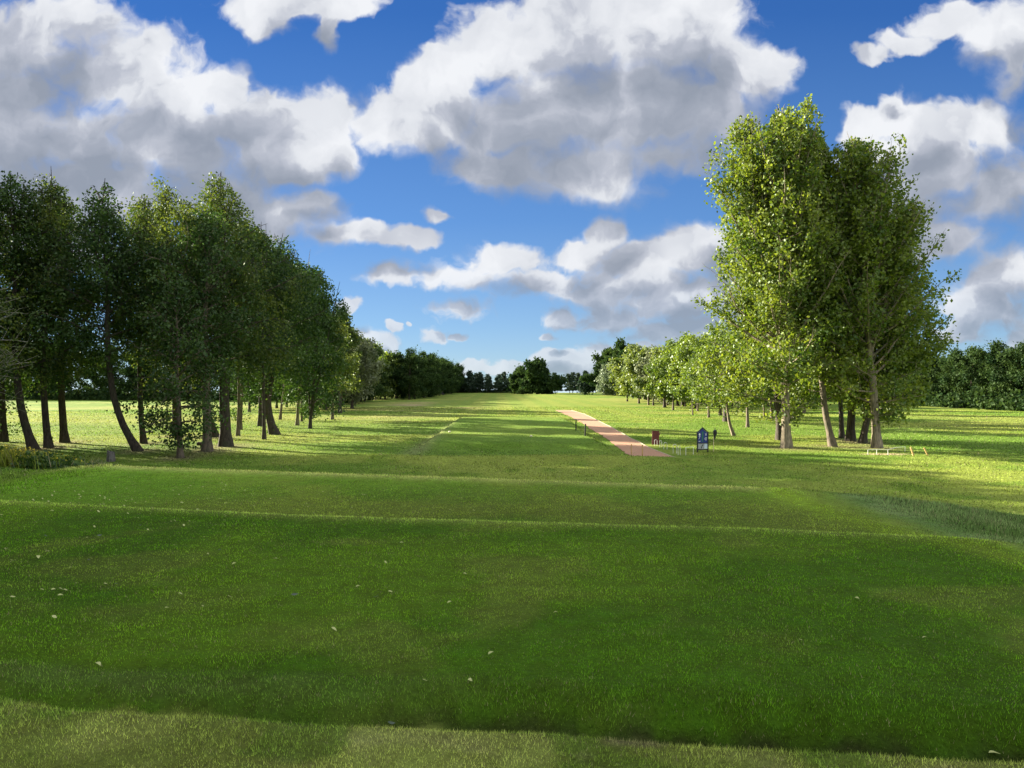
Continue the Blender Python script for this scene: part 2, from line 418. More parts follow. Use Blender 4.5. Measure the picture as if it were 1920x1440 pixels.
# ------------------------------------------------------------------ placement tables (pixel of the foot in the photograph)
TREES_L = [  # xp, yp, top px (x,y), crown radius m, trunk radius, kind, leaf, bark, crown base, opts, label
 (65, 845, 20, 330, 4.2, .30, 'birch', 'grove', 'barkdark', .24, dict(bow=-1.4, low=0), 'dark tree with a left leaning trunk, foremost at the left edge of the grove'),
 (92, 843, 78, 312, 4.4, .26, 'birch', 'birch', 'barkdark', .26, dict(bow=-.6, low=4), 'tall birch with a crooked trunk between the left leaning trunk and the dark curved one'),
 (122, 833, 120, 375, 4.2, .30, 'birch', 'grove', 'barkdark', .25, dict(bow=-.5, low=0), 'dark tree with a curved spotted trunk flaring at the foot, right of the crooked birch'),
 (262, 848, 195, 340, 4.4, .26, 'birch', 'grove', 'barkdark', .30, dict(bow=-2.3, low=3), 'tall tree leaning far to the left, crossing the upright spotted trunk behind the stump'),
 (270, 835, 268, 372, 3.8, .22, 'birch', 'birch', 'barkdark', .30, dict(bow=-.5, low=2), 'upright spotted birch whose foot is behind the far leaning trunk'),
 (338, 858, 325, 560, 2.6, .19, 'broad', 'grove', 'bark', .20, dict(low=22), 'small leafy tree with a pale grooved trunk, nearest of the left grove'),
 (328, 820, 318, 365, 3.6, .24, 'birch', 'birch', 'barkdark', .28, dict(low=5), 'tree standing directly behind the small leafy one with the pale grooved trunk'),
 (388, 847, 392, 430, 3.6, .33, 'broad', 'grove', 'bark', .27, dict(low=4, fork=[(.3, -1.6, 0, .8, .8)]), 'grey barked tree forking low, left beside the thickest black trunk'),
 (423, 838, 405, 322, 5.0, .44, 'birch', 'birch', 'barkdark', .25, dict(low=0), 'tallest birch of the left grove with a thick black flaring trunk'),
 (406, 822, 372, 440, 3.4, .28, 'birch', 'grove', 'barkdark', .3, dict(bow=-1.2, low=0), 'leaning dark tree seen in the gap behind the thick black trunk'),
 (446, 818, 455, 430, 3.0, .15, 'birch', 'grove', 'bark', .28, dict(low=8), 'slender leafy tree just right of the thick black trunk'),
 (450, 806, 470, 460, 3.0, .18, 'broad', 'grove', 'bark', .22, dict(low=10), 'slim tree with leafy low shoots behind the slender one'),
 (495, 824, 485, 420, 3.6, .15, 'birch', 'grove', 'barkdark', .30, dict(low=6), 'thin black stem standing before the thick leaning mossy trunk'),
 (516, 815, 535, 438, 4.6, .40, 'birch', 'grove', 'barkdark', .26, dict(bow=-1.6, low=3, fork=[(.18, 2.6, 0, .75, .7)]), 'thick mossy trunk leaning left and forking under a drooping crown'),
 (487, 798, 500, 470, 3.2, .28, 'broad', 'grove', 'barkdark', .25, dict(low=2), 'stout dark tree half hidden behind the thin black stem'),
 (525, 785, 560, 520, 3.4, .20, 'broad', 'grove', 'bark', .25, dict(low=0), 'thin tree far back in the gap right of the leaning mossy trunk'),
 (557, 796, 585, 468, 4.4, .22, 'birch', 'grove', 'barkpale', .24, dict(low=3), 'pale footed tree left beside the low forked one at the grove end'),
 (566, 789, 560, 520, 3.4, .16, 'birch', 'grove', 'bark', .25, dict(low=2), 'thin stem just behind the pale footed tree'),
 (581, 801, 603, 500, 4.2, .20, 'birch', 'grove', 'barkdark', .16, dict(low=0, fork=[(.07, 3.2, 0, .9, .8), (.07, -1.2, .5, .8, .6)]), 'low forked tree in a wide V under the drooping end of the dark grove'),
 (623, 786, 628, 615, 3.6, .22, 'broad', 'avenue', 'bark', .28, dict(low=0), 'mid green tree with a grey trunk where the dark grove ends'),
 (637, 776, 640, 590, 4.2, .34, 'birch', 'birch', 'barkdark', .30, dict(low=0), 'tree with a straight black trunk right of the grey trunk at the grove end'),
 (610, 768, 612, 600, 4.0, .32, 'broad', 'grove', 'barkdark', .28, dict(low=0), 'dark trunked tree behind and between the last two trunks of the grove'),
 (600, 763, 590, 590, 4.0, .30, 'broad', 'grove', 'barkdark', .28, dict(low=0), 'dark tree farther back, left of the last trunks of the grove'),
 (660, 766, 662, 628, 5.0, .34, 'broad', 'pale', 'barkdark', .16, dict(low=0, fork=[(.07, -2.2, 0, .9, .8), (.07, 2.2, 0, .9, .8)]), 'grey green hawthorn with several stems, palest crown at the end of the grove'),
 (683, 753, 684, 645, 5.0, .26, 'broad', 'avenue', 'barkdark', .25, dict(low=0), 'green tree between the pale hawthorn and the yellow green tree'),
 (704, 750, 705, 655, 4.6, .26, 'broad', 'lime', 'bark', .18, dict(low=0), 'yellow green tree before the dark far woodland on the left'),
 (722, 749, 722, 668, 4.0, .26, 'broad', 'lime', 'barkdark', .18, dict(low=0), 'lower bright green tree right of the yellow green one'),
 (8, 832, -20, 400, 4.4, .26, 'birch', 'grove', 'barkdark', .28, dict(low=10), 'dark tree cut by the left edge of the picture with leafy low shoots'),
]
TREES_R = [
 (1475, 838, 1462, 184, 5.9, .35, 'poplar', 'poplar', 'barkpale', .12, dict(nl=92, nleaf=64000, low=10, fork=[(.26, -3.6, .4, .93, .66), (.36, 1.3, -.5, .97, .6)]), 'tallest poplar with a broad pale ridged trunk right of the sign'),
 (1645, 838, 1598, 242, 5.2, .33, 'poplar', 'poplar', 'barkpale', .12, dict(nl=84, nleaf=47000, low=10, fork=[(.30, -1.8, .4, .9, .6), (.30, 3.2, 0, .62, .6)]), 'tall poplar with a pale flaring trunk behind the low white rail'),
 (1595, 825, 1600, 268, 4.4, .34, 'poplar', 'poplar', 'barkdark', .14, dict(nl=54, nleaf=42000), 'poplar with a straight black trunk between the two pale trunks'),
 (1563, 835, 1530, 262, 4.2, .26, 'poplar', 'poplar', 'bark', .16, dict(bow=-1.0, nl=48, nleaf=38000, fork=[(.2, -1.6, .3, .8, .7)]), 'poplar with a slim crooked pale trunk left of the black trunk'),
 (1617, 829, 1700, 470, 5.4, .28, 'poplar', 'poplar', 'barkdark', .18, dict(nl=44, nleaf=30000, fork=[(.12, -1.6, .6, .8, .7), (.18, 1.0, -.4, .9, .7)]), 'dark tree splitting low into curved stems beside the pale flaring trunk'),
 (1579, 820, 1560, 420, 3.6, .22, 'poplar', 'poplar', 'barkdark', .22, dict(nl=30, nleaf=18000), 'thin dark leaning tree behind the slim crooked pale trunk'),
 (1463, 823, 1420, 330, 4.4, .32, 'poplar', 'poplar', 'barkdark', .14, dict(nl=48, nleaf=38000), 'poplar with a dark trunk just behind the tallest one'),
 (1488, 789, 1500, 560, 3.8, .22, 'broad', 'poplar', 'bark', .22, dict(), 'thin leaning tree far behind the tallest poplar on its right'),
 (1377, 815, 1362, 640, 3.2, .15, 'broad', 'lime', 'barkpale', .30, dict(bow=-.7, fork=[(.45, -.8, 0, .9, .7)]), 'young tree with a thin pale leaning trunk right of the sign'),
 (1402, 801, 1396, 610, 3.4, .17, 'broad', 'lime', 'bark', .26, dict(), 'young tree with a short straight trunk left of the tallest poplar'),
 (1433, 789, 1425, 600, 3.0, .10, 'broad', 'poplar', 'bark', .24, dict(), 'very thin straight sapling in the shade left of the tallest poplar'),
 (1362, 792, 1350, 625, 4.4, .40, 'broad', 'lime', 'barkdark', .24, dict(fork=[(.12, -1.6, 0, .8, .6)]), 'stout tree with a bulging dark butt behind the thin pale trunk'),
 (1329, 783, 1325, 640, 3.6, .15, 'broad', 'lime', 'bark', .28, dict(), 'bright green tree with a straight thin trunk above the sign'),
 (1299, 778, 1292, 648, 3.4, .09, 'broad', 'lime', 'bark', .28, dict(), 'bright green tree on the thinnest pale stem left of the sign'),
 (1303, 766, 1290, 640, 4.4, .30, 'broad', 'lime', 'barkdark', .24, dict(), 'green tree with a black trunk behind the thinnest pale stem'),
 (1280, 762, 1272, 652, 4.4, .32, 'broad', 'avenue', 'barkdark', .24, dict(), 'dark trunked tree second back from the thinnest pale stem'),
 (1262, 769, 1262, 652, 4.0, .18, 'broad', 'lime', 'bark', .26, dict(), 'green tree with a slim pale trunk above the red board'),
 (1246, 765, 1243, 664, 4.2, .32, 'broad', 'avenue', 'barkdark', .22, dict(), 'tree with a short swollen trunk above the red board'),
 (1225, 760, 1226, 668, 3.6, .20, 'broad', 'pale', 'barkdark', .2, dict(), 'small grey green tree with several short stems in the right avenue'),
 (1216, 759, 1210, 658, 5.2, .22, 'broad', 'avenue', 'bark', .22, dict(), 'wide yellowish green tree towards the far end of the right avenue'),
 (1198, 756, 1194, 655, 5.6, .26, 'broad', 'avenue', 'bark', .2, dict(), 'rounded light green tree between the silver tree and the right avenue'),
 (1176, 753, 1180, 672, 4.6, .22, 'broad', 'avenue', 'barkdark', .2, dict(), 'green tree directly right of the silver leaved tree'),
 (1152, 742, 1150, 682, 9.4, .35, 'broad', 'silver', 'barkdark', .10, dict(), 'wide silver leaved tree at the far end of the right avenue'),
 (1134, 741, 1140, 662, 7.4, .40, 'broad', 'far', 'barkdark', .1, dict(), 'dark rounded tree rising behind the silver leaved tree on its left'),
 (1163, 742, 1162, 640, 5.6, .40, 'birch', 'far', 'barkdark', .1, dict(), 'tallest dark tree with a pointed top behind the silver leaved tree'),
 (1186, 744, 1186, 650, 6.0, .40, 'birch', 'far', 'barkdark', .1, dict(), 'dark tree right behind the silver leaved tree, next to the pointed one'),
 (1008, 739.0, 1012, 680, 9.6, .55, 'broad', 'far', 'barkdark', .04, dict(nleaf=16000, sh='dome'), 'big round dark tree alone at the end of the fairway'),
 (975, 738.4, 977, 692, 4.6, .30, 'broad', 'far', 'barkdark', .12, dict(), 'narrower tree leaning against the left side of the big round one'),
 (1096, 740.5, 1094, 716, 2.4, .14, 'broad', 'conifer', 'barkdark', .3, dict(), 'small lone tree on the far grass left of the silver leaved tree'),
]
BARE = []
for t in TREES_L[:10] + TREES_R[:5]:
    bx, by = px(t[0], t[1]); BARE.append((bx, by, .9 + t[5] * 2.2))

# ------------------------------------------------------------------ ground
def build_ground():
    rad = [0.0]; r = .5
    while r < 4200:
        rad.append(r); r *= 1.0105 if r < 160 else 1.03
    rad = np.array(rad[1:])
    th = np.concatenate([np.linspace(-48, 48, 560), np.linspace(50, 310, 90)])
    th = np.radians(th); nt = len(th); nr = len(rad)
    X = rad[:, None] * np.sin(th)[None]; Y = rad[:, None] * np.cos(th)[None]
    x = np.concatenate([[0.], X.ravel()]); y = np.concatenate([[0.], Y.ravel()])
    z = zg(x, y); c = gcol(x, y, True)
    V = np.stack([x, y, z], -1)
    i = np.arange(nr - 1)[:, None] * nt + 1; j = np.arange(nt)[None]; j2 = (j + 1) % nt
    Q = np.stack([i + j, i + nt + j, i + nt + j2, i + j2], -1).reshape(-1, 4)
    t = np.stack([np.zeros(nt, int), 1 + np.arange(nt), 1 + (np.arange(nt) + 1) % nt], -1)
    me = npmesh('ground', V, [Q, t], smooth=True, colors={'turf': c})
    m, T, out = newmat('turf')
    tc = T.new('ShaderNodeTexCoord').outputs['Object']
    base = T.new('ShaderNodeAttribute', attribute_name='turf').outputs['Color']
    n1 = T.noise(tc, 38, 3, .6); n2 = T.noise(tc, 5.5, 5, .65); n3 = T.noise(tc, .55, 5, .6)
    v = T.math('MULTIPLY', T.maprange(n1, .25, .75, .74, 1.26), T.maprange(n2, .3, .7, .74, 1.26))
    v = T.math('MULTIPLY', v, T.maprange(n3, .3, .7, .84, 1.14))
    hs = T.new('ShaderNodeHueSaturation'); T.put(hs.inputs['Color'], base); T.put(hs.inputs['Value'], v)
    T.put(hs.inputs['Hue'], T.maprange(n2, .3, .7, .49, .51))
    p = T.new('ShaderNodeBsdfPrincipled'); T.put(p.inputs['Base Color'], hs.outputs[0]); p.inputs['Roughness'].default_value = 1
    p.inputs['Specular IOR Level'].default_value = .1
    p.inputs['Sheen Weight'].default_value = .0
    b = T.new('ShaderNodeBump'); b.inputs['Strength'].default_value = 1.0; b.inputs['Distance'].default_value = .05
    T.put(b.inputs['Height'], T.math('ADD', T.math('MULTIPLY', n1, .5), T.math('MULTIPLY', n2, 1.6)))
    T.l.new(b.outputs[0], p.inputs['Normal'])
    T.l.new(p.outputs[0], out.inputs[0])
    o = link('ground', me, m); tag(o, 'mown grass ground with raised near tee and fairway beyond', None, None, 'structure')
build_ground()
def build_water():
    V = [(-5000, 560, -30), (5000, 560, -30), (5000, 8500, -30), (-5000, 8500, -30)]
    m, T, out = newmat('water'); tc = T.new('ShaderNodeTexCoord').outputs['Object']
    p = T.new('ShaderNodeBsdfPrincipled'); p.inputs['Base Color'].default_value = (.30, .40, .46, 1); p.inputs['Roughness'].default_value = .25
    b = T.new('ShaderNodeBump'); b.inputs['Strength'].default_value = .3; T.put(b.inputs['Height'], T.noise(tc, .2, 4)); T.l.new(b.outputs[0], p.inputs['Normal']); T.l.new(p.outputs[0], out.inputs[0])
    tag(link('water', npmesh('water', V, [np.array([[0, 1, 2, 3]])]), m), 'pale water far beyond the trees at the end of the fairway', None, None, 'structure')
build_water()

# gravel path with its pale edging
def build_path():
    L = [(1041, 768.5), (1063, 779), (1085, 791), (1108, 804), (1132, 817), (1152, 832), (1172, 847), (1185, 856)]
    Rr = [(1071, 768.5), (1096, 777), (1122, 790), (1154, 806), (1186, 822), (1216, 837), (1250, 852), (1268, 858)]
    def dense(P):
        W = np.array([px(*p) for p in P]); t = np.arange(len(W)); tt = np.linspace(0, len(W) - 1, 90)
        return np.stack([np.interp(tt, t, W[:, 0]), np.interp(tt, t, W[:, 1])], -1)
    A = dense(L); B = dense(Rr); n = 90; k = 16
    f = np.linspace(0, 1, k)[None, :, None]
    wob = .12 * (fbm(A[:, 1] * 2.3, A[:, 0], 4) - .5)
    A = A + np.stack([wob * 4, wob * 0], -1)
    P = A[:, None] * (1 - f) + B[:, None] * f
    x = P[..., 0].ravel(); y = P[..., 1].ravel()
    z = zg(x, y) + .035
    V = np.stack([x, y, z], -1)
    i = np.arange(n - 1)[:, None] * k; j = np.arange(k - 1)[None]
    Q = np.stack([i + j, i + j + 1, i + k + j + 1, i + k + j], -1).reshape(-1, 4)
    me = npmesh('path', V, [Q], smooth=True)
    m, T, out = newmat('red_gravel')
    tc = T.new('ShaderNodeTexCoord').outputs['Object']
    n1 = T.noise(tc, 30, 3, .7); n2 = T.noise(tc, 1.4, 5, .6)
    c = T.mix(T.maprange(n1, .3, .7), c4((.33, .17, .10)), c4((.50, .29, .18)))
    c = T.mix(T.maprange(n2, .52, .75, 0, .45), c, c4((.30, .26, .12)))
    p = T.new('ShaderNodeBsdfPrincipled'); T.put(p.inputs['Base Color'], c); p.inputs['Roughness'].default_value = .95
    b = T.new('ShaderNodeBump'); b.inputs['Strength'].default_value = .8; b.inputs['Distance'].default_value = .02
    T.put(b.inputs['Height'], n1); T.l.new(b.outputs[0], p.inputs['Normal']); T.l.new(p.outputs[0], out.inputs[0])
    tag(link('path', me, m), 'red gravel path running away across the grass', None, None, 'structure')
    # timber edging along the right side
    d = np.gradient(B, axis=0); d /= np.linalg.norm(d, axis=1)[:, None]; nrm = np.stack([d[:, 1], -d[:, 0]], -1)
    nrm *= np.sign((nrm * (B - A)).sum(1))[:, None]
    a = B + nrm * .0; c_ = B + nrm * .08; zz = zg(B[:, 0], B[:, 1])
    ring = np.stack([np.c_[a, zz - .05], np.c_[a, zz + .065], np.c_[c_, zz + .065], np.c_[c_, zz - .05]], 1)
    i = np.arange(n - 1)[:, None] * 4; j = np.arange(4)[None]; j2 = (j + 1) % 4
    Q = np.stack([i + j, i + j2, i + 4 + j2, i + 4 + j], -1).reshape(-1, 4)
    me = npmesh('path_edging', ring.reshape(-1, 3), [Q])
    tag(link('path_edging', me, plain('pale_timber', (.44, .36, .25), .8)), 'pale timber edging along the right side of the red gravel path', 'path edging')
build_path()

# ------------------------------------------------------------------ grass blades
def grass_mat():
    m, T, out = newmat('grass_blades')
    c = T.new('ShaderNodeAttribute', attribute_name='turf').outputs['Color']
    d = T.new('ShaderNodeBsdfDiffuse'); T.put(d.inputs[0], c)
    t = T.new('ShaderNodeBsdfTranslucent'); T.put(t.inputs[0], c)
    g = T.new('ShaderNodeBsdfGlossy'); g.inputs['Roughness'].default_value = .45; g.inputs[0].default_value = (.8, .9, .8, 1)
    m1 = T.new('ShaderNodeMixShader'); m1.inputs[0].default_value = .35
    T.l.new(d.outputs[0], m1.inputs[1]); T.l.new(t.outputs[0], m1.inputs[2])
    m2 = T.new('ShaderNodeMixShader'); m2.inputs[0].default_value = .012
    T.l.new(m1.outputs[0], m2.inputs[1]); T.l.new(g.outputs[0], m2.inputs[2])
    T.l.new(m2.outputs[0], out.inputs[0]); return m
GM = grass_mat()
def blades(name, label, x, y, h, w, g, colf=None, lean=.5, bright=1.15, dead=.05):
    n = len(x); z = zg(x, y) - .004
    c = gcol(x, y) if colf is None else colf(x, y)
    c = c * bright * (g.uniform(.22, 2.0, n) * (.62 + .8 * fbm(x * 5.5, y * 5.5, 3)))[:, None]
    dd = g.rand(n) < dead
    c[dd] = np.array([.42, .37, .20]) * g.uniform(.6, 1.2, dd.sum())[:, None]
    a = g.uniform(0, 6.283, n); b = g.uniform(0, 6.283, n)
    ux = np.cos(a) * w * .5; uy = np.sin(a) * w * .5
    hh = h * g.uniform(.5, 1.25, n); lx = np.cos(b) * hh * lean * g.uniform(.2, 1.6, n); ly = np.sin(b) * hh * lean * g.uniform(.2, 1.6, n)
    V = np.empty((n, 3, 3)); V[:, 0] = np.stack([x - ux, y - uy, z], -1); V[:, 1] = np.stack([x + ux, y + uy, z], -1)
    V[:, 2] = np.stack([x + lx, y + ly, z + hh], -1)
    C3 = np.repeat(np.clip(c, 0, 1), 3, axis=0)
    me = npmesh(name, V.reshape(-1, 3), [np.arange(n * 3).reshape(n, 3)], colors={'turf': C3})
    return tag(link(name, me, GM), label, None, None, 'stuff')
def near_grass():
    g = rs(11); n = 640000
    D = (g.rand(n) * (17.5 ** .55 - 2.1 ** .55) + 2.1 ** .55) ** (1 / .55)
    a = np.radians(g.uniform(-46, 46, n)); x = D * np.sin(a); y = D * np.cos(a)
    q = rs(13); m_ = 230000; x = np.concatenate([x, q.uniform(-7, 9, m_)]); y = np.concatenate([y, q.uniform(-2.5, 7, m_)]); k_ = np.ones(n + m_, bool)
    k_[n:] = (np.abs(np.arctan2(x[n:], y[n:])) > R(45)) | (np.hypot(x[n:], y[n:]) < 2.2); x = x[k_]; y = y[k_]; D = np.hypot(x, y)
    L1 = y - yL1(x); b1 = y - yL2(x); b2 = yfar(x) - y
    h = (.017 + .016 * (fbm(x * 2, y * 2, 3) - .4)) * (.45 + 1.1 * fbm(x * 7, y * 7, 2))
    h = h + .014 * np.exp(-((L1 - .16) / .12) ** 2) * (.3 + .7 * sstep(-2.5, .5, x)) + .005 * (L1 < -.02) + .006 * np.exp(-(b1 / .2) ** 2) + .008 * np.exp(-((b2 - .05) / .25) ** 2)
    h = h + .05 * sstep(5.0, 6.0, x) * sstep(5, 7, y) + .03 * sstep(.4, -1.5, b2) + .02 * sstep(-7.4, -8.2, x)
    w = .0036 * np.maximum(.85, D / 4.2)
    blades('grass', 'short green turf of the near tees', x, y, h, w, g)
    # longer rough on banks and lower ground, thinning out with distance
    g = rs(12); n = 420000
    D = np.exp(g.uniform(np.log(13), np.log(150), n)); a = np.radians(g.uniform(-44, 44, n)); x = D * np.sin(a); y = D * np.cos(a)
    m = mound(x, y); k = m < .93
    pl = (np.abs(x) < 6.3) & (y > 54) & (y < 95)
    # keep off the gravel
    xl = np.interp(y, [46, 53, 66, 90, 108, 133], [10.1, 7.4, 8.3, 8.6, 8.0, 6.6]); xr = np.interp(y, [46, 53, 62, 75, 91, 112, 133], [10.8, 11.2, 10.1, 10.4, 10.6, 10.9, 9.9])
    on = (y > 44) & (y < 134) & (x > xl - .2) & (x < xr + .5)
    k &= ~on & ~((pl) & (g.rand(n) < .6)); x = x[k]; y = y[k]; D = D[k]
    tall = fbm(x * .7, y * .35, 3)
    h = np.where((np.abs(x) < 6.2) & (y > 54) & (y < 95), .02, .035 + .035 * sstep(.4, .65, tall)) + .0003 * D
    blades('rough_grass', 'longer grass of the banks and the ground below the tees', x, y, h, .0011 * D, g, lean=.8, dead=.05)
near_grass()

# ------------------------------------------------------------------ trees
ENV = {  # outline of single crowns, (height row, left, right) read off the photograph and turned into metres at the tree's distance
 (1475, 838): [(172, 1462, 1478), (200, 1438, 1508), (222, 1342, 1516), (260, 1326, 1524), (320, 1318, 1535), (400, 1316, 1550), (430, 1290, 1552), (520, 1280, 1556), (620, 1296, 1560), (740, 1300, 1560), (790, 1420, 1530)],
 (1645, 838): [(232, 1578, 1596), (256, 1545, 1640), (290, 1528, 1690), (350, 1520, 1702), (390, 1512, 1738), (470, 1510, 1765), (560, 1512, 1772), (640, 1520, 1766), (720, 1530, 1760), (790, 1600, 1690)],
 (1595, 825): [(262, 1588, 1612), (310, 1556, 1640), (500, 1530, 1680), (740, 1540, 1660), (770, 1570, 1620)],
 (1563, 835): [(256, 1515, 1545), (300, 1488, 1570), (500, 1478, 1600), (740, 1500, 1605), (780, 1540, 1590)],
 (1617, 829): [(465, 1692, 1708), (520, 1660, 1764), (600, 1600, 1778), (680, 1560, 1800), (742, 1570, 1806), (775, 1600, 1690)],
 (1463, 823): [(326, 1412, 1428), (400, 1370, 1480), (600, 1330, 1530), (740, 1340, 1530), (770, 1440, 1500)],
}
SKY_L = ([-80, -20, 0, 30, 65, 95, 130, 162, 190, 222, 250, 272, 298, 322, 350, 380, 400, 432, 470, 505, 540, 572, 600, 630, 648, 655, 700],
         [350, 352, 345, 332, 306, 335, 378, 408, 338, 368, 384, 366, 388, 358, 366, 318, 322, 350, 398, 440, 436, 490, 498, 524, 560, 640, 690])
def make_env(tab, xp, D):
    t = np.array(tab, float)[::-1]; z = CAMZ + (720 - t[:, 0]) * D / F; xl = (t[:, 1] - xp) * D / F; xr = (t[:, 2] - xp) * D / F
    def env(q):
        a = np.interp(q, z, xl); b = np.interp(q, z, xr); o = (q > z[-1]) | (q < z[0] - 1.5)
        return np.where(o, 0, a), np.where(o, 0, b), np.where(o, 0, np.clip((b - a) * .5, 0, 5.2))
    return env
def build_listed(T_, seed0):
    for i, (xp, yp, tx, ty, Rc, r0, kind, leaf, bark, cb, o, label) in enumerate(T_):
        x, D = px(xp, yp); H = CAMZ + (720 - ty) * D / F
        if kind == 'poplar': H *= .985
        if T_ is TREES_L: Rc *= (.92 if i < 5 else 1.12) if i < 10 else (.8 if 14 <= i < 22 else 1)
        if T_ is TREES_L and i not in (5, 18) and i < 23: cb += .05
        o = dict(o); near = D < 75
        nleaf = o.pop('nleaf', int(np.clip(Rc * H * (250 if near else 210) * (1 if D < 150 else .7), 4000, 34000)))
        nl = o.pop('nl', 38 if near else 26)
        sh = o.pop('sh', None)
        shape = ([0, .1, .45, .75, 1], [.9, 1.0, 1.0, .82, .3]) if sh == 'dome' else None
        ls = (.17 if kind == 'poplar' else max(.135, D * .0023))
        lean = ((tx - xp) * D / F, 0)
        if T_ is TREES_L and i < 20 or xp == 8: H *= 1.01; o['sky'] = (lambda C, g, xp=xp, D=D: C[:, 2] < CAMZ + (720 + 14 * (g.rand(len(C)) - .5) + 30 * (fbm(C[:, 0] * 1.3, C[:, 2] * 1.3, 3) - .47) - np.interp(xp + C[:, 0] * F / D, *SKY_L)) * D / F)
        if (xp, yp) in ENV: o['env'] = make_env(ENV[(xp, yp)], xp, D)
        ms = make_tree(seed0 + i, H, Rc, r0, kind, cb, nl, nleaf, ls, lean, sigma=(.24 + .0016 * D + (.004 if kind == 'poplar' else .020) * Rc), shape=shape,
                       detail=1.0 if near else .55, **o)
        nm = {'poplar': 'poplar_tree', 'birch': 'birch_tree'}.get(kind, 'broadleaf_tree')
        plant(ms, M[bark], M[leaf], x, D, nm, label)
build_listed(TREES_L, 100); build_listed(TREES_R, 300)

# far woodland, each tree a copy of one of a few kinds
def protos(seed, n, H, Rc, kind, nleaf, ls, cb, r0=.3, nl=26):
    return [make_tree(seed + k, H, Rc, r0, kind, cb, nl, nleaf, ls, (rs(seed + k).uniform(-.8, .8), 0), sigma=.6, detail=.5) for k in range(n)]
P_mid = protos(500, 4, 13, 4.6, 'broad', 9000, .30, .2)
P_far = protos(520, 3, 14, 5.4, 'broad', 10500, .34, .10)
P_con = protos(540, 4, 11, 3.0, 'conifer', 5200, .40, .20, .2)
P_tall = protos(560, 3, 20, 5.6, 'birch', 15000, .24, .22, .34, 34)
P_con2 = []
g = rs(77); cnt = [0]
def scatter(P, bark, leaf, pts, name, label, group, s0=.85, s1=1.15):
    # the mesh's own material is set on first use, so a differently leafed copy needs its own crown mesh
    Q = []
    for w, c in P:
        c2 = c.copy(); c2.materials.clear(); w2 = w.copy(); w2.materials.clear(); Q.append((w2, c2))
    for i, (x, y) in enumerate(pts):
        plant(Q[(i * 7 + cnt[0]) % len(Q)], bark, leaf, x, y, name, label, 'tree', group, g.uniform(0, 6.28), g.uniform(s0, s1)); cnt[0] += 1
row = []
for y in np.arange(168, 400, 9.0):
    for x0 in (-31.5, -39.5, -48):
        xx = x0 + (y - 168) * .010 + g.uniform(-1.4, 1.4); yy = y + g.uniform(-3, 3)
        if xx / yy > -.105 * 1 - 9 or True: row.append((xx, yy))
row = [(x, y) for x, y in row if not (y < 215 and x > -34)]
scatter(P_far, M['barkdark'], M['far'], row, 'broadleaf_tree', 'dark dense tree in the woodland along the left of the far fairway', 'trees of the far left woodland', .86, 1.08)
row = []
for y in np.arange(122, 176, 9.0):
    for x0 in (-36, -44):
        row.append((x0 + g.uniform(-2, 2), y + g.uniform(-3, 3)))
scatter(P_mid, M['barkdark'], M['grove'], row, 'broadleaf_tree', 'dark leafed tree in the back rows behind the end of the left grove', 'back rows of the left grove', .8, 1.1)
row = [(x + g.uniform(-2, 2), 214 + g.uniform(-5, 5) - .1 * (x + 80)) for x in np.arange(-175, -56, 7.2)]
scatter(P_far, M['barkdark'], M['far'], row, 'broadleaf_tree', 'dark tree on the far side of the sunlit field seen between the left trunks', 'trees across the left field', .95, 1.2)
row = [(x + g.uniform(-1.2, 1.2), 385 + g.uniform(-6, 6)) for x in np.arange(-35, 2, 2.4)] + [(x + g.uniform(-1.5, 1.5), 402) for x in np.arange(-37, 4, 5.0)]
scatter(P_con, M['barkdark'], M['conifer'], row, 'conifer_tree', 'dark pointed conifer in the row closing the end of the fairway', 'conifers at the end of the fairway', .55, 1.02)
row = [(x + g.uniform(-1.5, 1.5), 372 + g.uniform(-12, 12)) for x in np.arange(15, 62, 3.0)]
scatter(P_con, M['barkdark'], M['conifer'], row, 'conifer_tree', 'dark conifer in the row between the big round tree and the right woodland', 'conifers right of the round tree', .75, 1.08)
row = []
for y in np.arange(150, 330, 10.0):
    for x0 in (36, 45, 54):
        row.append((x0 + g.uniform(-2, 2) + (y - 150) * .03, y + g.uniform(-3, 3)))
row = [(x, y) for x, y in row if not (y > 230 and x < 44)]
scatter(P_mid, M['barkdark'], M['far'], row, 'broadleaf_tree', 'dark tree in the back rows of the right hand avenue', 'back rows of the right avenue', .75, 1.02)
row = [(31 + g.uniform(-3, 3) + k * 5 * (k % 2), 90 + k * 9.0) for k in range(9)]
scatter(P_mid, M['bark'], M['avenue'], row, 'broadleaf_tree', 'green tree standing a row behind the front of the right hand avenue', 'second row of the right avenue', .62, .85)
row = []
for y in np.arange(84, 200, 6.6):
    for x0 in (88, 95, 103):
        row.append((x0 + g.uniform(-1.5, 1.5) + (178 - y) * .05, y + g.uniform(-2, 2)))
scatter(P_far, M['barkdark'], M['far'], row, 'broadleaf_tree', 'dense dark tree in the woodland edge at the right of the far field', 'trees of the right woodland edge', .62, .86)
row = [(x + g.uniform(-2, 2), 238 + g.uniform(-4, 4)) for x in np.arange(62, 96, 6)]
scatter(P_far, M['barkdark'], M['far'], row, 'broadleaf_tree', 'dark tree at the back of the field behind the poplars', 'trees behind the poplars', .85, 1.1)
